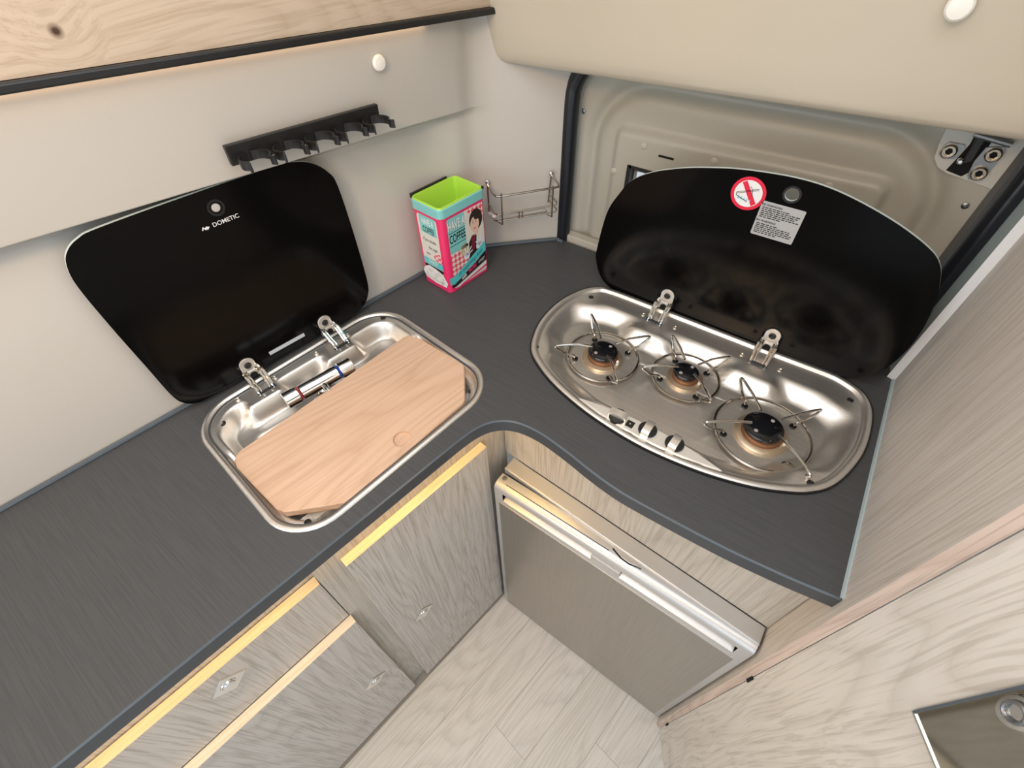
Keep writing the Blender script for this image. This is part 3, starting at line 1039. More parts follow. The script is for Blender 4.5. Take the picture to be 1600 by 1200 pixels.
def face(y):
    return lambda x, z: (x, y, z)


st = MB()
st.poly([(x, yl, z) for x, z in circle(cxs, czs, rs, 40)], 0)
st.poly([(x, yl - .0002, z) for x, z in circle(cxs, czs, rs * 0.80, 40)], 1)
st.poly([(cxs + x, yl - .0004, czs + z) for x, z in ((-0.0125, 0.0140), (-0.0070, 0.0178), (0.0150, -0.0115), (0.0095, -0.0165))], 0)
for (a, b, w, mi) in (((-0.016, -0.003), (0.013, 0.0085), 0.0007, 2), ((-0.016, -0.0012), (0.013, 0.0103), 0.0007, 2), ((-0.0155, -0.0055), (0.002, -0.0115), 0.0010, 2), ((-0.0155, -0.0055), (-0.016, -0.002), 0.0009, 2),
                      ((0.000, 0.011), (0.0045, 0.007), 0.0007, 2), ((0.0045, 0.007), (0.0055, 0.001), 0.0007, 2), ((0.0055, 0.001), (0.007, -0.003), 0.0010, 2)):
    dx, dz = b[0] - a[0], b[1] - a[1]
    l = math.hypot(dx, dz)
    px, pz = -dz / l * w / 2, dx / l * w / 2
    st.poly([(cxs + a[0] + px, yl - .0006, czs + a[1] + pz), (cxs + b[0] + px, yl - .0006, czs + b[1] + pz), (cxs + b[0] - px, yl - .0006, czs + b[1] - pz), (cxs + a[0] - px, yl - .0006, czs + a[1] - pz)], mi)
for k in range(5):
    x = -0.0115 + k * 0.0042
    st.poly([(cxs + x - 0.0014, yl - .0005, czs - 0.0095), (cxs + x + 0.0014, yl - .0005, czs - 0.0105), (cxs + x + 0.0004, yl - .0005, czs - 0.0035 - 0.001 * k)], 3)
part('warning_sticker', st, ['print_red', 'print_white', 'print_black', 'print_blue'], lid, smooth=False, label='round red and white prohibition sticker')
# text sticker
lb = MB()
lx0, lx1, lz0, lz1 = -0.101 * KL, -0.0395 * KL, KZ(1.1965), KZ(1.2500)
lb.poly([(x, yl, z) for x, z in rrect(lx0, lx1, lz0, lz1, 0.002, 3)], 0)
put_text(lb, 'DE WARNUNG', 0.0042, lambda x, y: (lx0 + 0.0150 + x, yl - .0003, lz1 - 0.0050 + y), 1, bold=0.0001)
put_text(lb, 'EN WARNING!', 0.0042, lambda x, y: (lx0 + 0.0150 + x, yl - .0003, lz1 - 0.0290 + y), 1, bold=0.0001)
rnd = random.Random(3)
for row, (zz, ln) in enumerate([(0.0090, .60), (0.0118, .97), (0.0146, .90), (0.0174, .80), (0.0202, .95), (0.0230, .45), (0.0335, .55), (0.0363, .90), (0.0391, .85), (0.0419, .93), (0.0447, .88), (0.0475, .60)]):
    x = lx0 + 0.003
    while x < lx0 + 0.003 + (lx1 - lx0 - 0.006) * ln:
        w = rnd.uniform(0.002, 0.006)
        lb.poly([(x, yl - .0003, lz1 - zz - 0.0007), (x + w, yl - .0003, lz1 - zz - 0.0007), (x + w, yl - .0003, lz1 - zz + 0.0007), (x, yl - .0003, lz1 - zz + 0.0007)], 1)
        x += w + 0.0012
part('text_label', lb, ['sticker_grey', 'print_black'], lid, smooth=False, label='grey instruction label with small black print')
for hx in (-0.1965, -0.006):
    hinge(hob, hx + 0.003, 0.690, YL, 1.058, None)

# ---------------------------------------------------------------- sink (built in the frame of the left run)
SX = (0.069, 0.2155)
SDEP = 0.030


def sink_z(s, t, d):
    if d < 0.0115:
        if d < 0.003: return 0.0005 + 0.0028 * math.sin(d / 0.003 * math.pi / 2)
        if d < 0.007: return 0.0033
        return 0.0033 - 0.0053 * _old(0.007, 0.0115, d)
    base_ = -0.002 - 0.016 * _old(0.0115, 0.016, d) * (1 - _old(0.55, 0.60, t))   # board ledge lies lower
    g = d - 0.020
    g = smin(g, 0.676 - t, 0.012)
    for hx in SX:
        qx, qt = abs(s - hx) - 0.027, 0.652 - t
        g = smin(g, math.hypot(max(qx, 0), max(qt, 0)) + min(max(qx, qt), 0), 0.012)
    for (cs, ct, ds, dt) in ((-0.030, 0.700, 1, -1), (0.345, 0.708, -1, -1), (-0.03, 0.38, 1, 1), (0.355, 0.385, -1, 1)):
        g = smin(g, ((s - cs) * ds + (t - ct) * dt) / 1.414 - 0.046, 0.010)
    z = base_ - (SDEP) * _old(0.0, 0.019, g)
    z -= 0.085 * _old(0.035, 0.085, g) * (1 - _old(0.60, 0.63, t))
    return z


core = [(0.16 + (s - 0.16) * 0.2, 0.54 + (t - 0.54) * 0.05) for s, t in sink_rect]
# extra points along the outline for a fine pressing
so = []
for i in range(len(sink_rect)):
    a, b = sink_rect[i], sink_rect[(i + 1) % len(sink_rect)]
    n = max(1, int(math.hypot(b[0] - a[0], b[1] - a[1]) / 0.006))
    so += [(a[0] + (b[0] - a[0]) * k / n, a[1] + (b[1] - a[1]) * k / n) for k in range(n)]
core = [(0.16 + (s - 0.16) * 0.3, 0.54 + (t - 0.54) * 0.05) for s, t in so]
lp = pressed(so, [0, .0008, .0016, .003, .005, .007, .0085, .010, .0115, .0138, .016, .018], sink_z, 90, core)
sink = thing('sink', 'steel inset sink with mixer tap and raised rectangular black glass lid', 'sink', (0.16, 0.54, ZC), 'L')
part('basin', MB().loft([[(x, y, ZC + z) for x, y, z in l] for l in lp], cap0=False, cap1=True), 'steel', sink, smooth=75)
for s, t in ((-0.003, 0.655), (0.323, 0.673), (0.004, 0.412), (0.322, 0.424)):
    zz = ZC + sink_z(s, t, 0.03)
    part('corner_screw', MB().lathe([(0.0050, 0.0), (0.0050, 0.0018), (0.003, 0.0026), (0.002, 0.0012)], (s, t, zz), 14), 'rubber_black', sink)
for hx in SX:
    for q in (-0.033, 0.033):
        part('rivet', MB().lathe([(0.0042, -0.002), (0.0042, 0.0002), (0.0028, 0.001), (0.0015, -0.0005)], (hx + q, 0.681, ZC), 12), 'steel_rim', sink)
# mixer tap lying in the recess
tapa, tapb, tz, tr = np.array((0.088, 0.624)), np.array((0.213, 0.616)), ZC - 0.006, 0.0132
td = (tapb - tapa) / np.linalg.norm(tapb - tapa)


def tap_seg(f0, f1, r, ch=0.001):
    p = lambda f: (*(tapa + (tapb - tapa) * f), tz)
    w_ = min(0.012, (f1 - f0) * 0.3)
    pts = [p(f0), p(f0 + w_ * .1), p(f0 + w_), p(f1 - w_), p(f1 - w_ * .1), p(f1)]
    mb = MB()
    loops = []
    for q, rr in zip(pts, (r * .8, r * .9, r, r, r * .9, r * .8)):
        loops.append([(q[0] - td[1] * rr * math.cos(k * math.pi / 14), q[1] + td[0] * rr * math.cos(k * math.pi / 14), q[2] + rr * math.sin(k * math.pi / 14)) for k in range(28)])
    return mb.loft(loops)


tap = part('tap', tap_seg(0.22, 0.78, tr), 'chrome', sink, smooth=40)
part('tap_knob', tap_seg(0.0, 0.20, tr * 1.13), 'chrome', tap, smooth=40)
part('tap_knob', tap_seg(0.80, 1.0, tr * 1.13), 'chrome', tap, smooth=40)
part('hot_ring', tap_seg(0.204, 0.211, tr * 1.005), 'red_dot', tap, smooth=40, label='red hot-water mark')
part('cold_ring', tap_seg(0.789, 0.796, tr * 1.005), 'blue_dot', tap, smooth=40, label='blue cold-water mark')
mid = tapa + (tapb - tapa) * 0.52
sp = [(mid[0], mid[1], tz), (mid[0], mid[1] - 0.016, tz - 0.001), (mid[0] - 0.001, mid[1] - 0.034, tz - 0.006), (mid[0] - 0.001, mid[1] - 0.05, tz - 0.016)]
part('spout', MB().tube(smooth_open(sp, 4), 0.0062, 12), 'chrome', tap)
part('tap_base', MB().lathe([(0.014, -0.018), (0.014, -0.012), (0.010, -0.008)], (mid[0], mid[1], tz), 20), 'chrome', tap)

# sink lid
TS = 0.7065
sl_pts = [(-0.033, 1.263), (-0.027, 1.290), (-0.017, 1.304), (-0.001, 1.3125), (0.024, 1.316), (0.132, 1.3165), (0.245, 1.3145), (0.278, 1.310), (0.300, 1.3005), (0.319, 1.282), (0.3285, 1.255), (0.331, 1.16), (0.3295, 1.075), (0.3235, 1.048), (0.309, 1.030), (0.285, 1.0215), (0.235, 1.0205), (0.12, 1.0200), (0.012, 1.0195), (-0.013, 1.0225), (-0.028, 1.036), (-0.0335, 1.06), (-0.034, 1.12), (-0.0345, 1.20)]
sl_out = smooth_closed(list(reversed(sl_pts)), 5)
hs, hz = 0.1505, 1.2905
slid = glass_lid(sink, sl_out, TS, TS + 0.005, circle(hs, hz, 0.0088, 20))
part('hole_rim', MB().lathe([(0.0112, 0.0), (0.0112, -0.001), (0.0088, -0.001), (0.0088, 0.0)], (hs, TS, hz), 22, 'y'), 'rubber_black', slid)
yl = TS - 0.0004
part('hole_disc', MB().lathe([(0.0086, 0.0015), (0.0086, 0.0004), (0.004, -0.0002)], (hs, TS, hz), 22, 'y'), 'glass_hole', slid, label='pale disc standing for the lit wall seen through the finger hole')  # pale disc added where the lit wall would show through the hole
lg = MB()
put_text(lg, 'DOMETIC', 0.0084, lambda x, y: (0.1545 + x, yl, 1.2705 + y), 0, bold=0.00005)
ic = [(-0.0055, -0.001), (-0.0028, 0.0030), (-0.0005, 0.0002), (0.0012, 0.0022), (0.0055, 0.0), (0.0012, -0.0034), (0.0016, -0.0012), (-0.0005, -0.0026), (-0.0030, 0.0004), (-0.0045, -0.0022)]
lg.poly([(0.1265 + x, yl, 1.2705 + z) for x, z in ic], 0)
part('logo_print', lg, 'print_white', slid, smooth=False, label='small white maker lettering')
part('label_strip', MB().box(0.118, 0.1845, TS - 0.0006, TS - 0.0001, 1.0345, 1.0415), 'sticker_pale', slid, smooth=False, label='narrow pale sticker')
for hx in SX:
    hinge(sink, hx + 0.010, 0.660, TS, 1.0545, None)

# ---------------------------------------------------------------- chopping board on the sink
bd = [(-0.0205, 0.574), (-0.0245, 0.558), (-0.016, 0.453), (-0.011, 0.441), (0.055, 0.392), (0.065, 0.3905), (0.286, 0.4035), (0.294, 0.407), (0.343, 0.463), (0.3475, 0.474), (0.336, 0.586), (0.331, 0.598), (0.318, 0.604), (-0.006, 0.584), (-0.015, 0.581)]
mb = MB()
bo = bd if area2(bd) > 0 else list(reversed(bd))
rec = circle(0.176, 0.4195, 0.0150, 32)
zt_, zb_ = ZC - 0.0045, ZC - 0.0175
mb.holed(bo, [rec], zt_ - 0.006, zt_, ch=0.0012)
mb.loft([[(x, y, zb_) for x, y in bo], [(x, y, zt_ - 0.006) for x, y in bo]])
mb.loft([[(x, y, zt_ - 0.0048) for x, y in rec], [(x, y, zt_ - 0.0046) for x, y in inset(rec, 0.004)]], cap0=False)
solo('cutting_board', mb, 'beech', 'beech chopping board with two cut corners and a finger recess, lying over the sink', 'chopping board', (0.16, 0.50, zb_), 'L', smooth=False)

# ---------------------------------------------------------------- coffee tin
TA = math.radians(84.6)
tin = bpy.data.objects.new('coffee_tin', None)
COL.objects.link(tin)
tin.location = (-0.563, 0.538, ZC)
tin.rotation_euler = (0, 0, TA)
ORG[tin.name] = (0, 0, 0)
tag(tin, 'pink and teal printed coffee tin with lime green inside, standing in the worktop corner', 'tin')
TW, TD, TH = 0.113, 0.079, 0.180
mb = MB()
o0 = rrect(0, TW, 0, TD, 0.010, 6)
mb.loft([[(x, y, 0.0) for x, y in inset(o0, 0.0012)], [(x, y, 0.0015) for x, y in o0], [(x, y, TH - 0.016) for x, y in o0]], cap1=False)
part('body', mb, 'tin_pink', tin)
ob = inset(o0, -0.0012)
mb = MB()
mb.loft([[(x, y, TH - 0.019) for x, y in o0], [(x, y, TH - 0.0185) for x, y in ob], [(x, y, TH - 0.003) for x, y in ob], [(x, y, TH - 0.001) for x, y in inset(o0, 0.001)]], cap0=False, cap1=False)
part('collar', mb, 'tin_teal', tin)
oi = inset(o0, 0.0045)
mb = MB()
mb.loft([[(x, y, TH - 0.002) for x, y in inset(o0, 0.0005)], [(x, y, TH + 0.0012) for x, y in inset(o0, 0.0012)], [(x, y, TH + 0.0012) for x, y in inset(o0, 0.0035)], [(x, y, TH - 0.001) for x, y in oi], [(x, y, 0.004) for x, y in oi]], cap0=False, cap1=True)
part('liner', mb, ['tin_lime'], tin)
part('lid_hinge', MB().box(0.004, TW - 0.020, TD - 0.0005, TD + 0.0035, TH - 0.004, TH + 0.004), 'plastic_black', tin, smooth=False)
part('seal_tip', MB().box(TW - 0.002, TW + 0.0012, 0.002, 0.006, TH - 0.004, TH + 0.001), 'plastic_black', tin, smooth=False)

# printed panels; front: plane y = 0 seen along +y with x to the right
TOP = TH - 0.020


def fr(k): return lambda x, z: (x, -0.0003 - 0.00012 * k, z)


def quad(mb, f, pts, mi): mb.poly([f(x, z) for x, z in pts], mi)


pm = ['tin_pale', 'tin_teal', 'gingham', 'print_white', 'print_black', 'tin_pink', 'tin_teal_bright', 'skin', 'hair', 'maroon', 'glove', 'mug', 'lip']
pf = MB()
XL, XR = 0.013, TW - 0.0085
quad(pf, fr(0), rrect(XL, XR, 0.007, TOP - 0.004, 0.004, 3), 0)
quad(pf, fr(1), [(XL, 0.085), (0.056, 0.085), (0.056, TOP - 0.004), (XL + 0.003, TOP - 0.004), (XL, TOP - 0.008)], 1)
quad(pf, fr(1), [(XL, 0.030), (0.058, 0.030), (0.058, 0.078), (0.040, 0.086), (XL, 0.082)], 2)
quad(pf, fr(1), [(0.058, TOP - 0.004), (XR, TOP - 0.004), (XR, TOP - 0.044), (0.075, TOP - 0.018)], 2)
quad(pf, fr(1), [(0.056, 0.085), (XR, 0.075), (XR, TOP - 0.036), (0.076, TOP - 0.016), (0.056, TOP - 0.024)], 0)
# lettering
put_text(pf, 'HAVE A', 0.024, lambda x, y: fr(2)(0.0352 + x + 0.0008, 0.1395 + y - 0.0009), 4, sx=0.52, bold=0.0006)
put_text(pf, 'HAVE A', 0.024, lambda x, y: fr(3)(0.0352 + x, 0.1395 + y), 3, sx=0.52, bold=0.0006)
quad(pf, fr(2), [(XL + .001, 0.1265), (0.056, 0.1265), (0.056, 0.1278), (XL + .001, 0.1278)], 4)
put_text(pf, 'COFFEE', 0.024, lambda x, y: fr(3)(0.0352 + x, 0.1140 + y), 4, sx=0.50, bold=0.0004)
quad(pf, fr(2), [(XL + .001, 0.1000), (0.056, 0.1000), (0.056, 0.1013), (XL + .001, 0.1013)], 4)
# retro woman with a mug
ell = lambda cx, cz, rx, rz, n=24: [(cx + rx * math.cos(2 * math.pi * k / n), cz + rz * math.sin(2 * math.pi * k / n)) for k in range(n)]
quad(pf, fr(2), [(0.062, 0.088), (0.070, 0.098), (0.086, 0.102), (XR, 0.094), (XR, 0.046), (0.058, 0.040)], 4)
quad(pf, fr(3), [(0.070, 0.099), (0.080, 0.101), (0.078, 0.072), (0.066, 0.060)], 9)
quad(pf, fr(3), [(0.084, 0.102), (XR, 0.112), (XR, 0.070), (0.080, 0.066)], 0)
quad(pf, fr(3), ell(0.0845, 0.128, 0.0175, 0.0215), 8)
quad(pf, fr(4), [(0.076, 0.110), (0.090, 0.112), (0.088, 0.098), (0.078, 0.097)], 7)
quad(pf, fr(5), ell(0.0805, 0.1205, 0.0118, 0.0155), 7)
quad(pf, fr(6), ell(0.0880, 0.1345, 0.0085, 0.0065), 8)
for ex in (0.0765, 0.0845):
    quad(pf, fr(6), ell(ex, 0.1245, 0.0018, 0.0009, 10), 4)
    quad(pf, fr(6), [(ex - 0.0025, 0.1275), (ex + 0.0025, 0.1283), (ex + 0.0025, 0.1290), (ex - 0.0025, 0.1282)], 8)
quad(pf, fr(6), [(0.0760, 0.1135), (0.0800, 0.1105), (0.0848, 0.1140), (0.0800, 0.1130)], 12)
quad(pf, fr(5), ell(0.050, 0.080, 0.0120, 0.0130), 11)
quad(pf, fr(5), ell(0.050, 0.087, 0.0100, 0.0040), 4)
for (gx, gz, sg) in ((0.053, 0.064, 1), (0.088, 0.072, 1)):
    quad(pf, fr(6), ell(gx, gz, 0.0085, 0.0075, 18), 10)
    for q in range(5):
        a = math.radians(20 + q * 27)
        l = (0.017, 0.021, 0.022, 0.020, 0.014)[q]
        dx, dz = math.cos(a), math.sin(a)
        quad(pf, fr(6), [(gx - dz * 0.0017, gz + dx * 0.0017), (gx + dz * 0.0017, gz - dx * 0.0017), (gx + dx * l + dz * 0.0010, gz + dz * l - dx * 0.0010), (gx + dx * l - dz * 0.0010, gz + dz * l + dx * 0.0010)], 10)
# ribbons
quad(pf, fr(7), [(0.002, 0.021), (0.014, 0.0185), (XR, 0.052), (XR, 0.074), (0.018, 0.036), (0.002, 0.037)], 6)
quad(pf, fr(7), [(0.006, 0.0125), (0.016, 0.0110), (XR, 0.030), (XR, 0.050), (0.014, 0.0175), (0.006, 0.0190)], 4)
quad(pf, fr(7), [(0.020, 0.0065), (XR, 0.0150), (XR, 0.0280), (0.020, 0.0098)], 3)
quad(pf, fr(8), [(0.030, 0.0068), (XR, 0.0160), (XR, 0.0210), (0.030, 0.0085)], 5)
sl_ = 0.37


def rib(cx, cz, k, slope=sl_):
    return lambda x, y: fr(k)(cx + x, cz + y + slope * x)


put_text(pf, 'Do stupid things faster', 0.0125, rib(0.0605, 0.0455, 8), 4, shear=0.3, sx=0.60)
put_text(pf, 'with', 0.0125, rib(0.0400, 0.0230, 8, 0.28), 3, sx=0.62, bold=0.0003)
put_text(pf, 'MORE', 0.0125, rib(0.0645, 0.0300, 8, 0.28), 5, sx=0.66, bold=0.0004)
put_text(pf, 'energy', 0.0105, rib(0.0905, 0.0372, 8, 0.28), 3, shear=0.3, sx=0.62)
part('front_print', pf, pm, tin, smooth=False, label='retro print: woman with a mug, HAVE A COFFEE')

# side: plane x = 0 seen along +x, y runs to the left
def sd(k): return lambda y, z: (-0.0003 - 0.00012 * k, TD / 2 - y, z)


pf = MB()
h = TD / 2 - 0.0125
quad(pf, sd(0), rrect(-h, h, 0.030, TOP - 0.004, 0.006, 4), 0)
quad(pf, sd(1), [(-h + .006, 0.120), (h - .004, 0.120), (h - .004, TOP - 0.004), (-h + .006, TOP - 0.004)], 1)
quad(pf, sd(1), [(-h, 0.050), (h, 0.050), (h, 0.064), (-h, 0.064)], 6)
quad(pf, sd(1), [(-h, 0.041), (h, 0.041), (h, 0.049), (-h, 0.049)], 4)
quad(pf, sd(1), [(0.006, 0.066), (h, 0.062), (h, 0.086), (0.004, 0.080)], 2)
quad(pf, sd(1), [(-h, 0.030), (h, 0.028), (h, 0.041), (-h, 0.041)], 2)
put_text(pf, 'HAVE A', 0.017, lambda x, y: sd(2)(x + 0.001, 0.1440 + y), 3, sx=0.56, bold=0.0004)
put_text(pf, 'COFFEE', 0.017, lambda x, y: sd(2)(x + 0.001, 0.1275 + y), 4, sx=0.54, bold=0.0003)
put_text(pf, 'If you double', 0.0105, lambda x, y: sd(2)(x - 0.001, 0.1060 + y), 4, sx=0.66, shear=0.3)
put_text(pf, 'the sugar', 0.0105, lambda x, y: sd(2)(x + 0.006, 0.0905 + y), 4, sx=0.66, shear=0.3)
put_text(pf, 'your', 0.0090, lambda x, y: sd(2)(x - 0.010, 0.0760 + y), 4, sx=0.66, shear=0.3)
put_text(pf, 'ENERGY', 0.0110, lambda x, y: sd(2)(x, 0.0570 + y), 0, sx=0.66, bold=0.0003)
quad(pf, sd(2), [(-0.036, 0.027), (-0.030, 0.014), (0.000, 0.010), (0.030, 0.012), (0.036, 0.024), (0.024, 0.040), (0.006, 0.045), (-0.014, 0.047), (-0.030, 0.038)], 3)
rnd = random.Random(5)
for k in range(22):
    a, b = rnd.uniform(-0.026, 0.026), rnd.uniform(0.014, 0.037)
    if abs(a) > 0.02 and b > 0.033: continue
    c_, s_ = math.cos(k), math.sin(k)
    r_ = 0.0040
    pts = [(a + r_ * (c_ * u_ - s_ * v_), b + r_ * (s_ * u_ + c_ * v_) * 0.8) for u_, v_ in ((-1, -1), (1, -1), (1, 1), (-1, 1))]
    quad(pf, sd(3 + k % 3), pts, 0)
part('side_print', pf, pm, tin, smooth=False, label='side print with sugar cubes and script')

# ---------------------------------------------------------------- wire rack on the angled wall
AU = ((B_W[0] - A_W[0]) / math.hypot(B_W[0] - A_W[0], B_W[1] - A_W[1]), (B_W[1] - A_W[1]) / math.hypot(B_W[0] - A_W[0], B_W[1] - A_W[1]))
AN = (AU[1], -AU[0])             # into the room


def AWp(a, off, z): return (A_W[0] + AU[0] * a + AN[0] * (off + 0.003), A_W[1] + AU[1] * a + AN[1] * (off + 0.003), z)


rk = thing('wire_rack', 'small chrome wire spice rack on the angled wall beside the tin', 'rack', AWp(0.07, 0.0, 1.09))
F = 0.052
for a, zt2 in ((0.003, 1.159), (0.134, 1.165)):
    part('hook_ball', MB().tube([AWp(a, 0.002, zt2), AWp(a, 0.004, zt2), AWp(a, 0.007, zt2), AWp(a, 0.0095, zt2)], 0.0048, 12), 'chrome', rk, bevel=0.0015)
    part('back_post', MB().tube([AWp(a, 0.006, zt2 - 0.002), AWp(a + (0.0 if a < .1 else -0.004), 0.006, 1.092 + (0.012 if a > .1 else 0))], 0.0017, 8), 'rack_steel', rk)
top_rail = [AWp(0.003, 0.006, 1.154), AWp(0.010, F * 0.8, 1.151), AWp(0.016, F, 1.150), AWp(0.026, F + 0.001, 1.1505), AWp(0.128, F + 0.001, 1.1575), AWp(0.140, F - 0.001, 1.158), AWp(0.141, F * 0.8, 1.159), AWp(0.134, 0.006, 1.162)]
part('top_rail', MB().tube(top_rail, 0.0022, 8), 'rack_steel', rk)
for z0 in (1.112, 1.097):
    rl = [AWp(0.003, 0.006, z0 + 0.002), AWp(0.010, F * 0.9, z0), AWp(0.016, F, z0), AWp(0.137, F, z0 + 0.009), AWp(0.140, F * 0.8, z0 + 0.009), AWp(0.131, 0.006, z0 + 0.011)]
    part('basket_rail', MB().tube(rl, 0.0016, 8), 'rack_steel', rk)
part('floor_wire', MB().tube([AWp(0.012, 0.030, 1.096), AWp(0.118, 0.030, 1.1045), AWp(0.120, 0.044, 1.104), AWp(0.012, 0.044, 1.096)], 0.0014, 8), 'rack_steel', rk)
for a in (0.025, 0.128):
    part('front_post', MB().tube([AWp(a, F + 0.002, 1.156 + (0.006 if a > .1 else 0)), AWp(a, F + 0.002, 1.090 + (0.007 if a > .1 else 0)), AWp(a - 0.006, F - 0.012, 1.088 + (0.007 if a > .1 else 0))], 0.0016, 8), 'rack_steel', rk)
part('centre_clip', MB().tube([AWp(0.060, F, 1.115), AWp(0.060, F + 0.001, 1.100), AWp(0.067, F + 0.001, 1.1005), AWp(0.067, F, 1.1155)], 0.0014, 8), 'rack_steel', rk)
part('plastic_foot', MB().tube([AWp(0.002, 0.020, 1.098), AWp(0.010, 0.040, 1.103)], 0.0042, 10), 'cap_white', rk)

# ---------------------------------------------------------------- black clip rail on the bulge
rt = 0.6805
cr = thing('clip_rail', 'black plastic clip rail for mugs on the cream wall above the sink lid', 'holder', (0.297, rt, 1.354), 'L')
part('back_plate', MB().loft([[(s, rt + 0.006, z0), (s, rt - 0.002, z0), (s, rt - 0.004, z1), (s, rt + 0.004, z1)] for s, z0, z1 in ((0.186, 1.3415, 1.3665), (0.412, 1.3335, 1.3585))]), 'plastic_black', cr, smooth=False, bevel=0.001)
for k in range(5):
    sc0 = 0.2095 + k * 0.0455
    zc0 = 1.3535 - k * 0.00165 - 0.004
    for sgn in (-1, 1):
        pth = [(sgn * 0.003, -0.002), (sgn * 0.012, -0.006), (sgn * 0.0185, -0.016), (sgn * 0.0185, -0.026), (sgn * 0.0135, -0.034), (sgn * 0.0170, -0.041)]
        pth = smooth_open(pth, 4)
        loops = []
        for i, (ds, dt) in enumerate(pth):
            a = pth[max(0, i - 1)]; b = pth[min(len(pth) - 1, i + 1)]
            tx, ty = b[0] - a[0], b[1] - a[1]
            l = math.hypot(tx, ty)
            nx, ny = -ty / l * 0.0011, tx / l * 0.0011
            loops.append([(sc0 + ds + nx, rt - 0.003 + dt + ny, zc0 - 0.0065), (sc0 + ds - nx, rt - 0.003 + dt - ny, zc0 - 0.0065), (sc0 + ds - nx, rt - 0.003 + dt - ny, zc0 + 0.0045), (sc0 + ds + nx, rt - 0.003 + dt + ny, zc0 + 0.0045)])
        part('clip_arm', MB().loft(loops), 'plastic_black', cr, smooth=40)

# ---------------------------------------------------------------- base cabinet under the sink
FT = 0.4135                     # cabinet frame plane
cb = thing('base_cabinet', 'pale ash base cabinet with two drawers and a door below the sink', 'cabinet', (0.0, FT, 0.0), 'L')
part('frame', MB().box(-0.0345, 0.3885, FT, FT + 0.016, 0.0, ZC - 0.0256).box(-0.80, -0.0345, FT, FT + 0.016, 0.0, 0.655)
     .box(-0.80, -0.0345, FT + 0.019, FT + 0.033, 0.655, ZC - 0.0256), 'ash_frame', cb, smooth=False)
part('underside', MB().box(-0.80, 0.3835, FT + 0.016, 0.726, 0.03, 0.05), 'ash_frame', cb, smooth=False)


def front(name, s0, s1, z0, z1, latch_pos, FT=0.4135):
    f = part(name, MB().box(s0, s1, FT - 0.018, FT - 0.0004, z0, z1 - 0.0008), 'ash_front', cb, smooth=False, bevel=0.001)
    part('edge_band', MB().box(s0 + 0.0004, s1 - 0.0004, FT - 0.0178, FT - 0.0006, z1 - 0.0009, z1), 'ash_edge', f, smooth=False)
    ls, lz = latch_pos
    d = 0.0275
    plate = [(ls, lz - d), (ls + d, lz), (ls, lz + d), (ls - d, lz)]
    p = part('push_latch', MB().prism(plate, FT - 0.0178, FT - 0.0205, ch=0.0012, axis='y')
             .lathe([(0.0125, 0.0), (0.0118, -0.0014), (0.0100, -0.0014), (0.0092, -0.0004), (0.0092, -0.0022), (0.0075, -0.0034), (0.001, -0.0036)], (ls, FT - 0.0203, lz), 24, 'y'), 'chrome', f, smooth=30, label='diamond-shaped chrome push latch')
    return f


front('door', 0.008, 0.320, 0.012, 0.851, (0.0785, 0.4295))
front('drawer', -0.540, -0.0360, 0.662, 0.8305, (-0.212, 0.7765), FT + 0.0180)
front('drawer', -0.500, -0.0335, 0.020, 0.660, (-0.0865, 0.3255))

# warm LED strip under the worktop edge
leds = [(-0.80, 0.392), (0.24, 0.385)]
led_l = MB().box(-0.78, 0.30, 0.385, 0.393, ZC - 0.0290, ZC - 0.0262)
solo('led_strip', led_l, 'led', 'warm LED strip under the worktop edge above the drawers', 'light strip', (0, 0.389, ZC - 0.029), 'L', smooth=False)
solo('led_strip', MB().box(-0.315, -0.19, 0.405, 0.412, ZC - 0.0290, ZC - 0.0262), 'led', 'short warm LED strip under the worktop corner above the fridge', 'light strip', (-0.25, 0.408, ZC - 0.029), 'W', smooth=False)

# ---------------------------------------------------------------- fridge and the panel above it
def fy(x): return 0.4325 - (x + 0.33) * 0.046          # panel plane, slightly out of square


fp = thing('fridge_surround', 'pale ash panel between the fridge and the worktop', 'panel', (-0.08, 0.425, 0.70))
part('panel', MB().prism([(-0.3565, fy(-0.354)), (0.1965, fy(0.1965)), (0.1965, fy(0.1965) + 0.016), (-0.368, fy(-0.354) + 0.016)], 0.752, ZC - 0.0256), 'ash_frame', fp, smooth=False)
fr_ = thing('fridge', 'silver compressor fridge with brushed steel door under the hob worktop', 'fridge', (-0.07, 0.40, 0.0))
# cabinet body and top flange
part('body', MB().prism([(-0.326, 0.398), (0.190, 0.384), (0.190, 0.72), (-0.326, 0.72)], 0.012, 0.735), 'fridge_dark', fr_, smooth=False)
fx = [(-0.334, 0.399), (0.1945, 0.374), (0.1945, fy(0.1945) - 0.0006), (-0.334, fy(-0.334) - 0.0006)]
mb = MB()
mb.prism(fx, 0.733, 0.7515, ch=0.0015)
part('top_flange', mb, 'fridge_silver', fr_, smooth=False, bevel=0.0015)
# door: shell with recessed grip
DX0, DX1 = -0.333, 0.1935
yF, yB = 0.361, 0.392
sec = [(yB, 0.004), (yF + 0.002, 0.004), (yF, 0.007), (yF, 0.690), (yF + 0.004, 0.692), (yF + 0.016, 0.696), (yF + 0.017, 0.713), (yF + 0.004, 0.7165), (yF, 0.719), (yF, 0.729), (yF + 0.001, 0.7335), (yF + 0.006, 0.7385), (yF + 0.013, 0.7415), (yB, 0.7415)]
solid = [(yB, 0.004), (yF + 0.002, 0.004), (yF, 0.007), (yF, 0.690), (yF, 0.692), (yF, 0.696), (yF, 0.713), (yF, 0.7165), (yF, 0.719), (yF, 0.729), (yF + 0.001, 0.7335), (yF + 0.006, 0.7385), (yF + 0.013, 0.7415), (yB, 0.7415)]
tilt = lambda x: 0.0075 * (x - DX0) / (DX1 - DX0)
mk = lambda x, s: [(x, y, z + tilt(x) * (1 if z > 0.6 else 0)) for y, z in s]
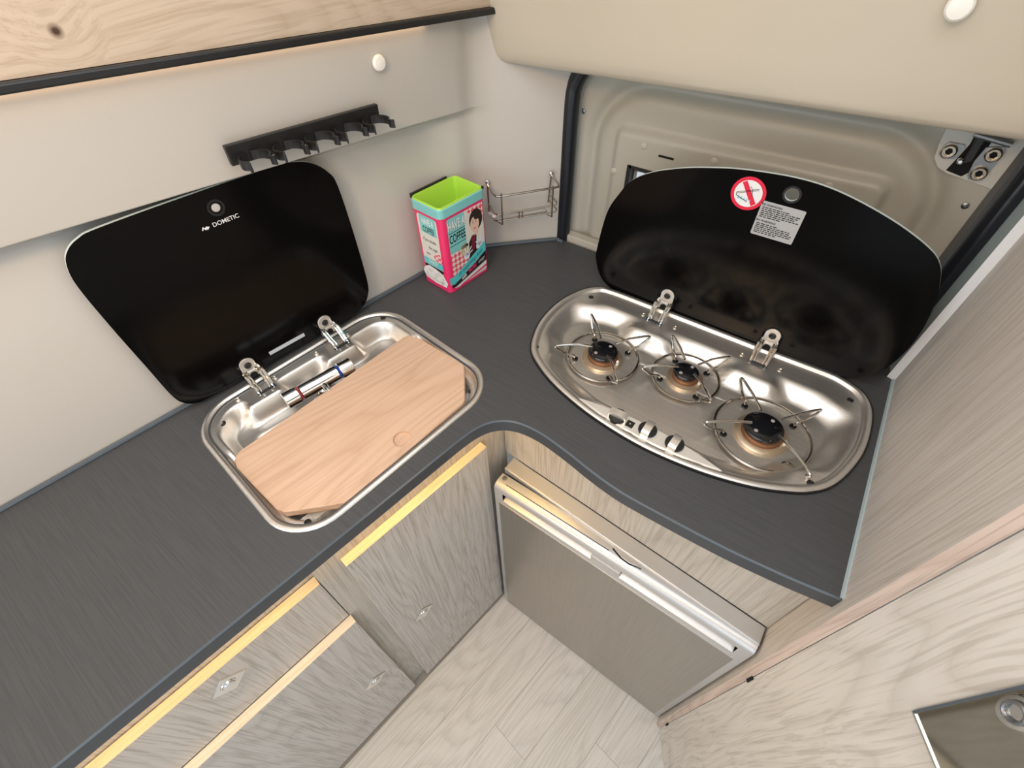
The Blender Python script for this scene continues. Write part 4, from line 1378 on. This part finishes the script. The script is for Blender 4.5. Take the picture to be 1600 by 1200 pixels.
mb = MB()
mb.loft([mk(DX0, solid), mk(-0.312, solid)], cap1=False)
mb.loft([mk(-0.312, sec), mk(-0.101, sec)], cap0=True, cap1=True)
mb.loft([mk(-0.101, solid), mk(-0.040, solid)], cap0=False, cap1=False)
mb.loft([mk(-0.040, sec), mk(0.173, sec)], cap0=True, cap1=True)
mb.loft([mk(0.173, solid), mk(DX1, solid)], cap0=False)
fd = part('door', mb, 'fridge_silver', fr_, smooth=40)
part('steel_panel', MB().box(-0.322, 0.182, yF - 0.0012, yF + 0.0005, 0.012, 0.676), 'fridge_steel', fd, smooth=False)
part('handle_line', MB().loft([[(x, yF + 0.012, 0.7418 + tilt(x)), (x, yF + 0.0132, 0.7418 + tilt(x)), (x, yF + 0.0132, 0.7424 + tilt(x)), (x, yF + 0.012, 0.7424 + tilt(x))] for x in (-0.312, -0.075)]), 'void_black', fd, smooth=False)
part('hinge_screw', MB().lathe([(0.0055, 0), (0.0055, 0.0015), (0.003, 0.002), (0.0028, 0.0008)], (-0.322, 0.384, 0.7415), 14), 'bracket_steel', fd)
part('name_plate', MB().box(-0.099, -0.042, yF - 0.0010, yF + 0.0003, 0.6925, 0.7120), 'fridge_silver', fd, smooth=False)
# rotary catch in the middle of the top edge
c_ = [(-0.074, 0.3925), (-0.066, 0.3810), (-0.050, 0.3745), (-0.034, 0.3735), (-0.020, 0.3765), (-0.012, 0.3900)]
part('catch', MB().prism(c_, 0.741, 0.7480), 'fridge_silver', fr_, smooth=False, bevel=0.0008)
part('catch_gap', MB().prism([(-0.072, 0.3800), (-0.052, 0.3726), (-0.034, 0.3715), (-0.012, 0.3760), (-0.012, 0.3775), (-0.034, 0.3733), (-0.050, 0.3743), (-0.070, 0.3815)], 0.741, 0.7468), 'void_black', fr_, smooth=False)

# ---------------------------------------------------------------- tall cupboard on the right
tc_ = thing('tall_cupboard', 'tall pale wooden cupboard with mirrored door at the right of the hob', 'cupboard', (0.22, 0.35, 0.0))
pp = [(0.1985, 0.347), (0.2085, 0.3400), (0.2165, 0.350), (0.2165, 0.365), (0.2085, 0.784), (0.1905, 0.784), (0.1985, 0.368)]
part('side_panel', MB().prism(pp, 0.0, 1.95), 'ash_panel', tc_, smooth=False)
part('edge_band', MB().prism([(0.1982, 0.3468), (0.2082, 0.3396), (0.2087, 0.3402), (0.1987, 0.3474)], 0.0, 1.95), 'ash_edge_pink', tc_, smooth=False)
part('rear_edge_trim', MB().prism([(0.1900, 0.7845), (0.2085, 0.7845), (0.1945, 0.7985), (0.1790, 0.7875)], ZC, 1.95), 'trim_white', tc_, smooth=False, label='white trim on the rear edge')
e = (0.539, -0.842)
q0 = (0.2095, 0.3385)
nb = (0.842, 0.539)


def DP(w, d, z): return (q0[0] + e[0] * w + nb[0] * d, q0[1] + e[1] * w + nb[1] * d, z)


def dbox(w0, w1, d0, d1, z0, z1):
    return MB().loft([[DP(w0, d0, z), DP(w1, d0, z), DP(w1, d1, z), DP(w0, d1, z)] for z in (z0, z1)])


dr = part('door', dbox(-0.0010, 0.62, 0.0, 0.018, 0.012, 1.95), 'ash_door', tc_, smooth=False, bevel=0.0008)
part('mirror', dbox(0.088, 0.50, -0.003, -0.0004, 1.0668, 1.60), 'mirror', dr, smooth=False)
part('mirror_edge', MB().loft([[DP(w, -0.0045, z), DP(w, -0.0004, z), DP(w2, -0.0004, z2), DP(w2, -0.0045, z2)] for w, z, w2, z2 in ((0.086, 1.0645, 0.0885, 1.067), (0.50, 1.0645, 0.50, 1.067))]), 'mirror_frame', dr, smooth=False)
part('mirror_edge', MB().loft([[DP(w, -0.0035, z), DP(w, -0.0004, z), DP(w2, -0.0004, z), DP(w2, -0.0035, z)] for w, z, w2 in ((0.086, 1.0645, 0.0882), (0.086, 1.60, 0.0882))]), 'edge_line', dr, smooth=False)
# ring catch on the mirror
RC = (0.101, 1.179)
pl = [(RC[0] + 0.0155 * math.cos(a) * 0.75, RC[1] + 0.0155 * math.sin(a) * 1.25) for a in [2 * math.pi * k / 24 for k in range(24)]]
rcp = part('ring_catch', MB().loft([[DP(w, -0.003, z) for w, z in pl], [DP(w, -0.006, z) for w, z in inset(pl, 0.001)]]), 'chrome', dr, smooth=30)
part('ring', MB().tube([DP(RC[0] + 0.0068 * math.cos(2 * math.pi * k / 24), -0.0075, RC[1] + 0.0095 * math.sin(2 * math.pi * k / 24)) for k in range(24)], 0.0016, 8, close=True), 'bracket_steel', rcp)
for z in (0.103, 0.700):
    part('edge_slot', dbox(-0.0030, 0.0022, -0.0012, 0.004, z - 0.014, z + 0.014), 'void_black', tc_, smooth=False)

bpy.context.view_layer.update()
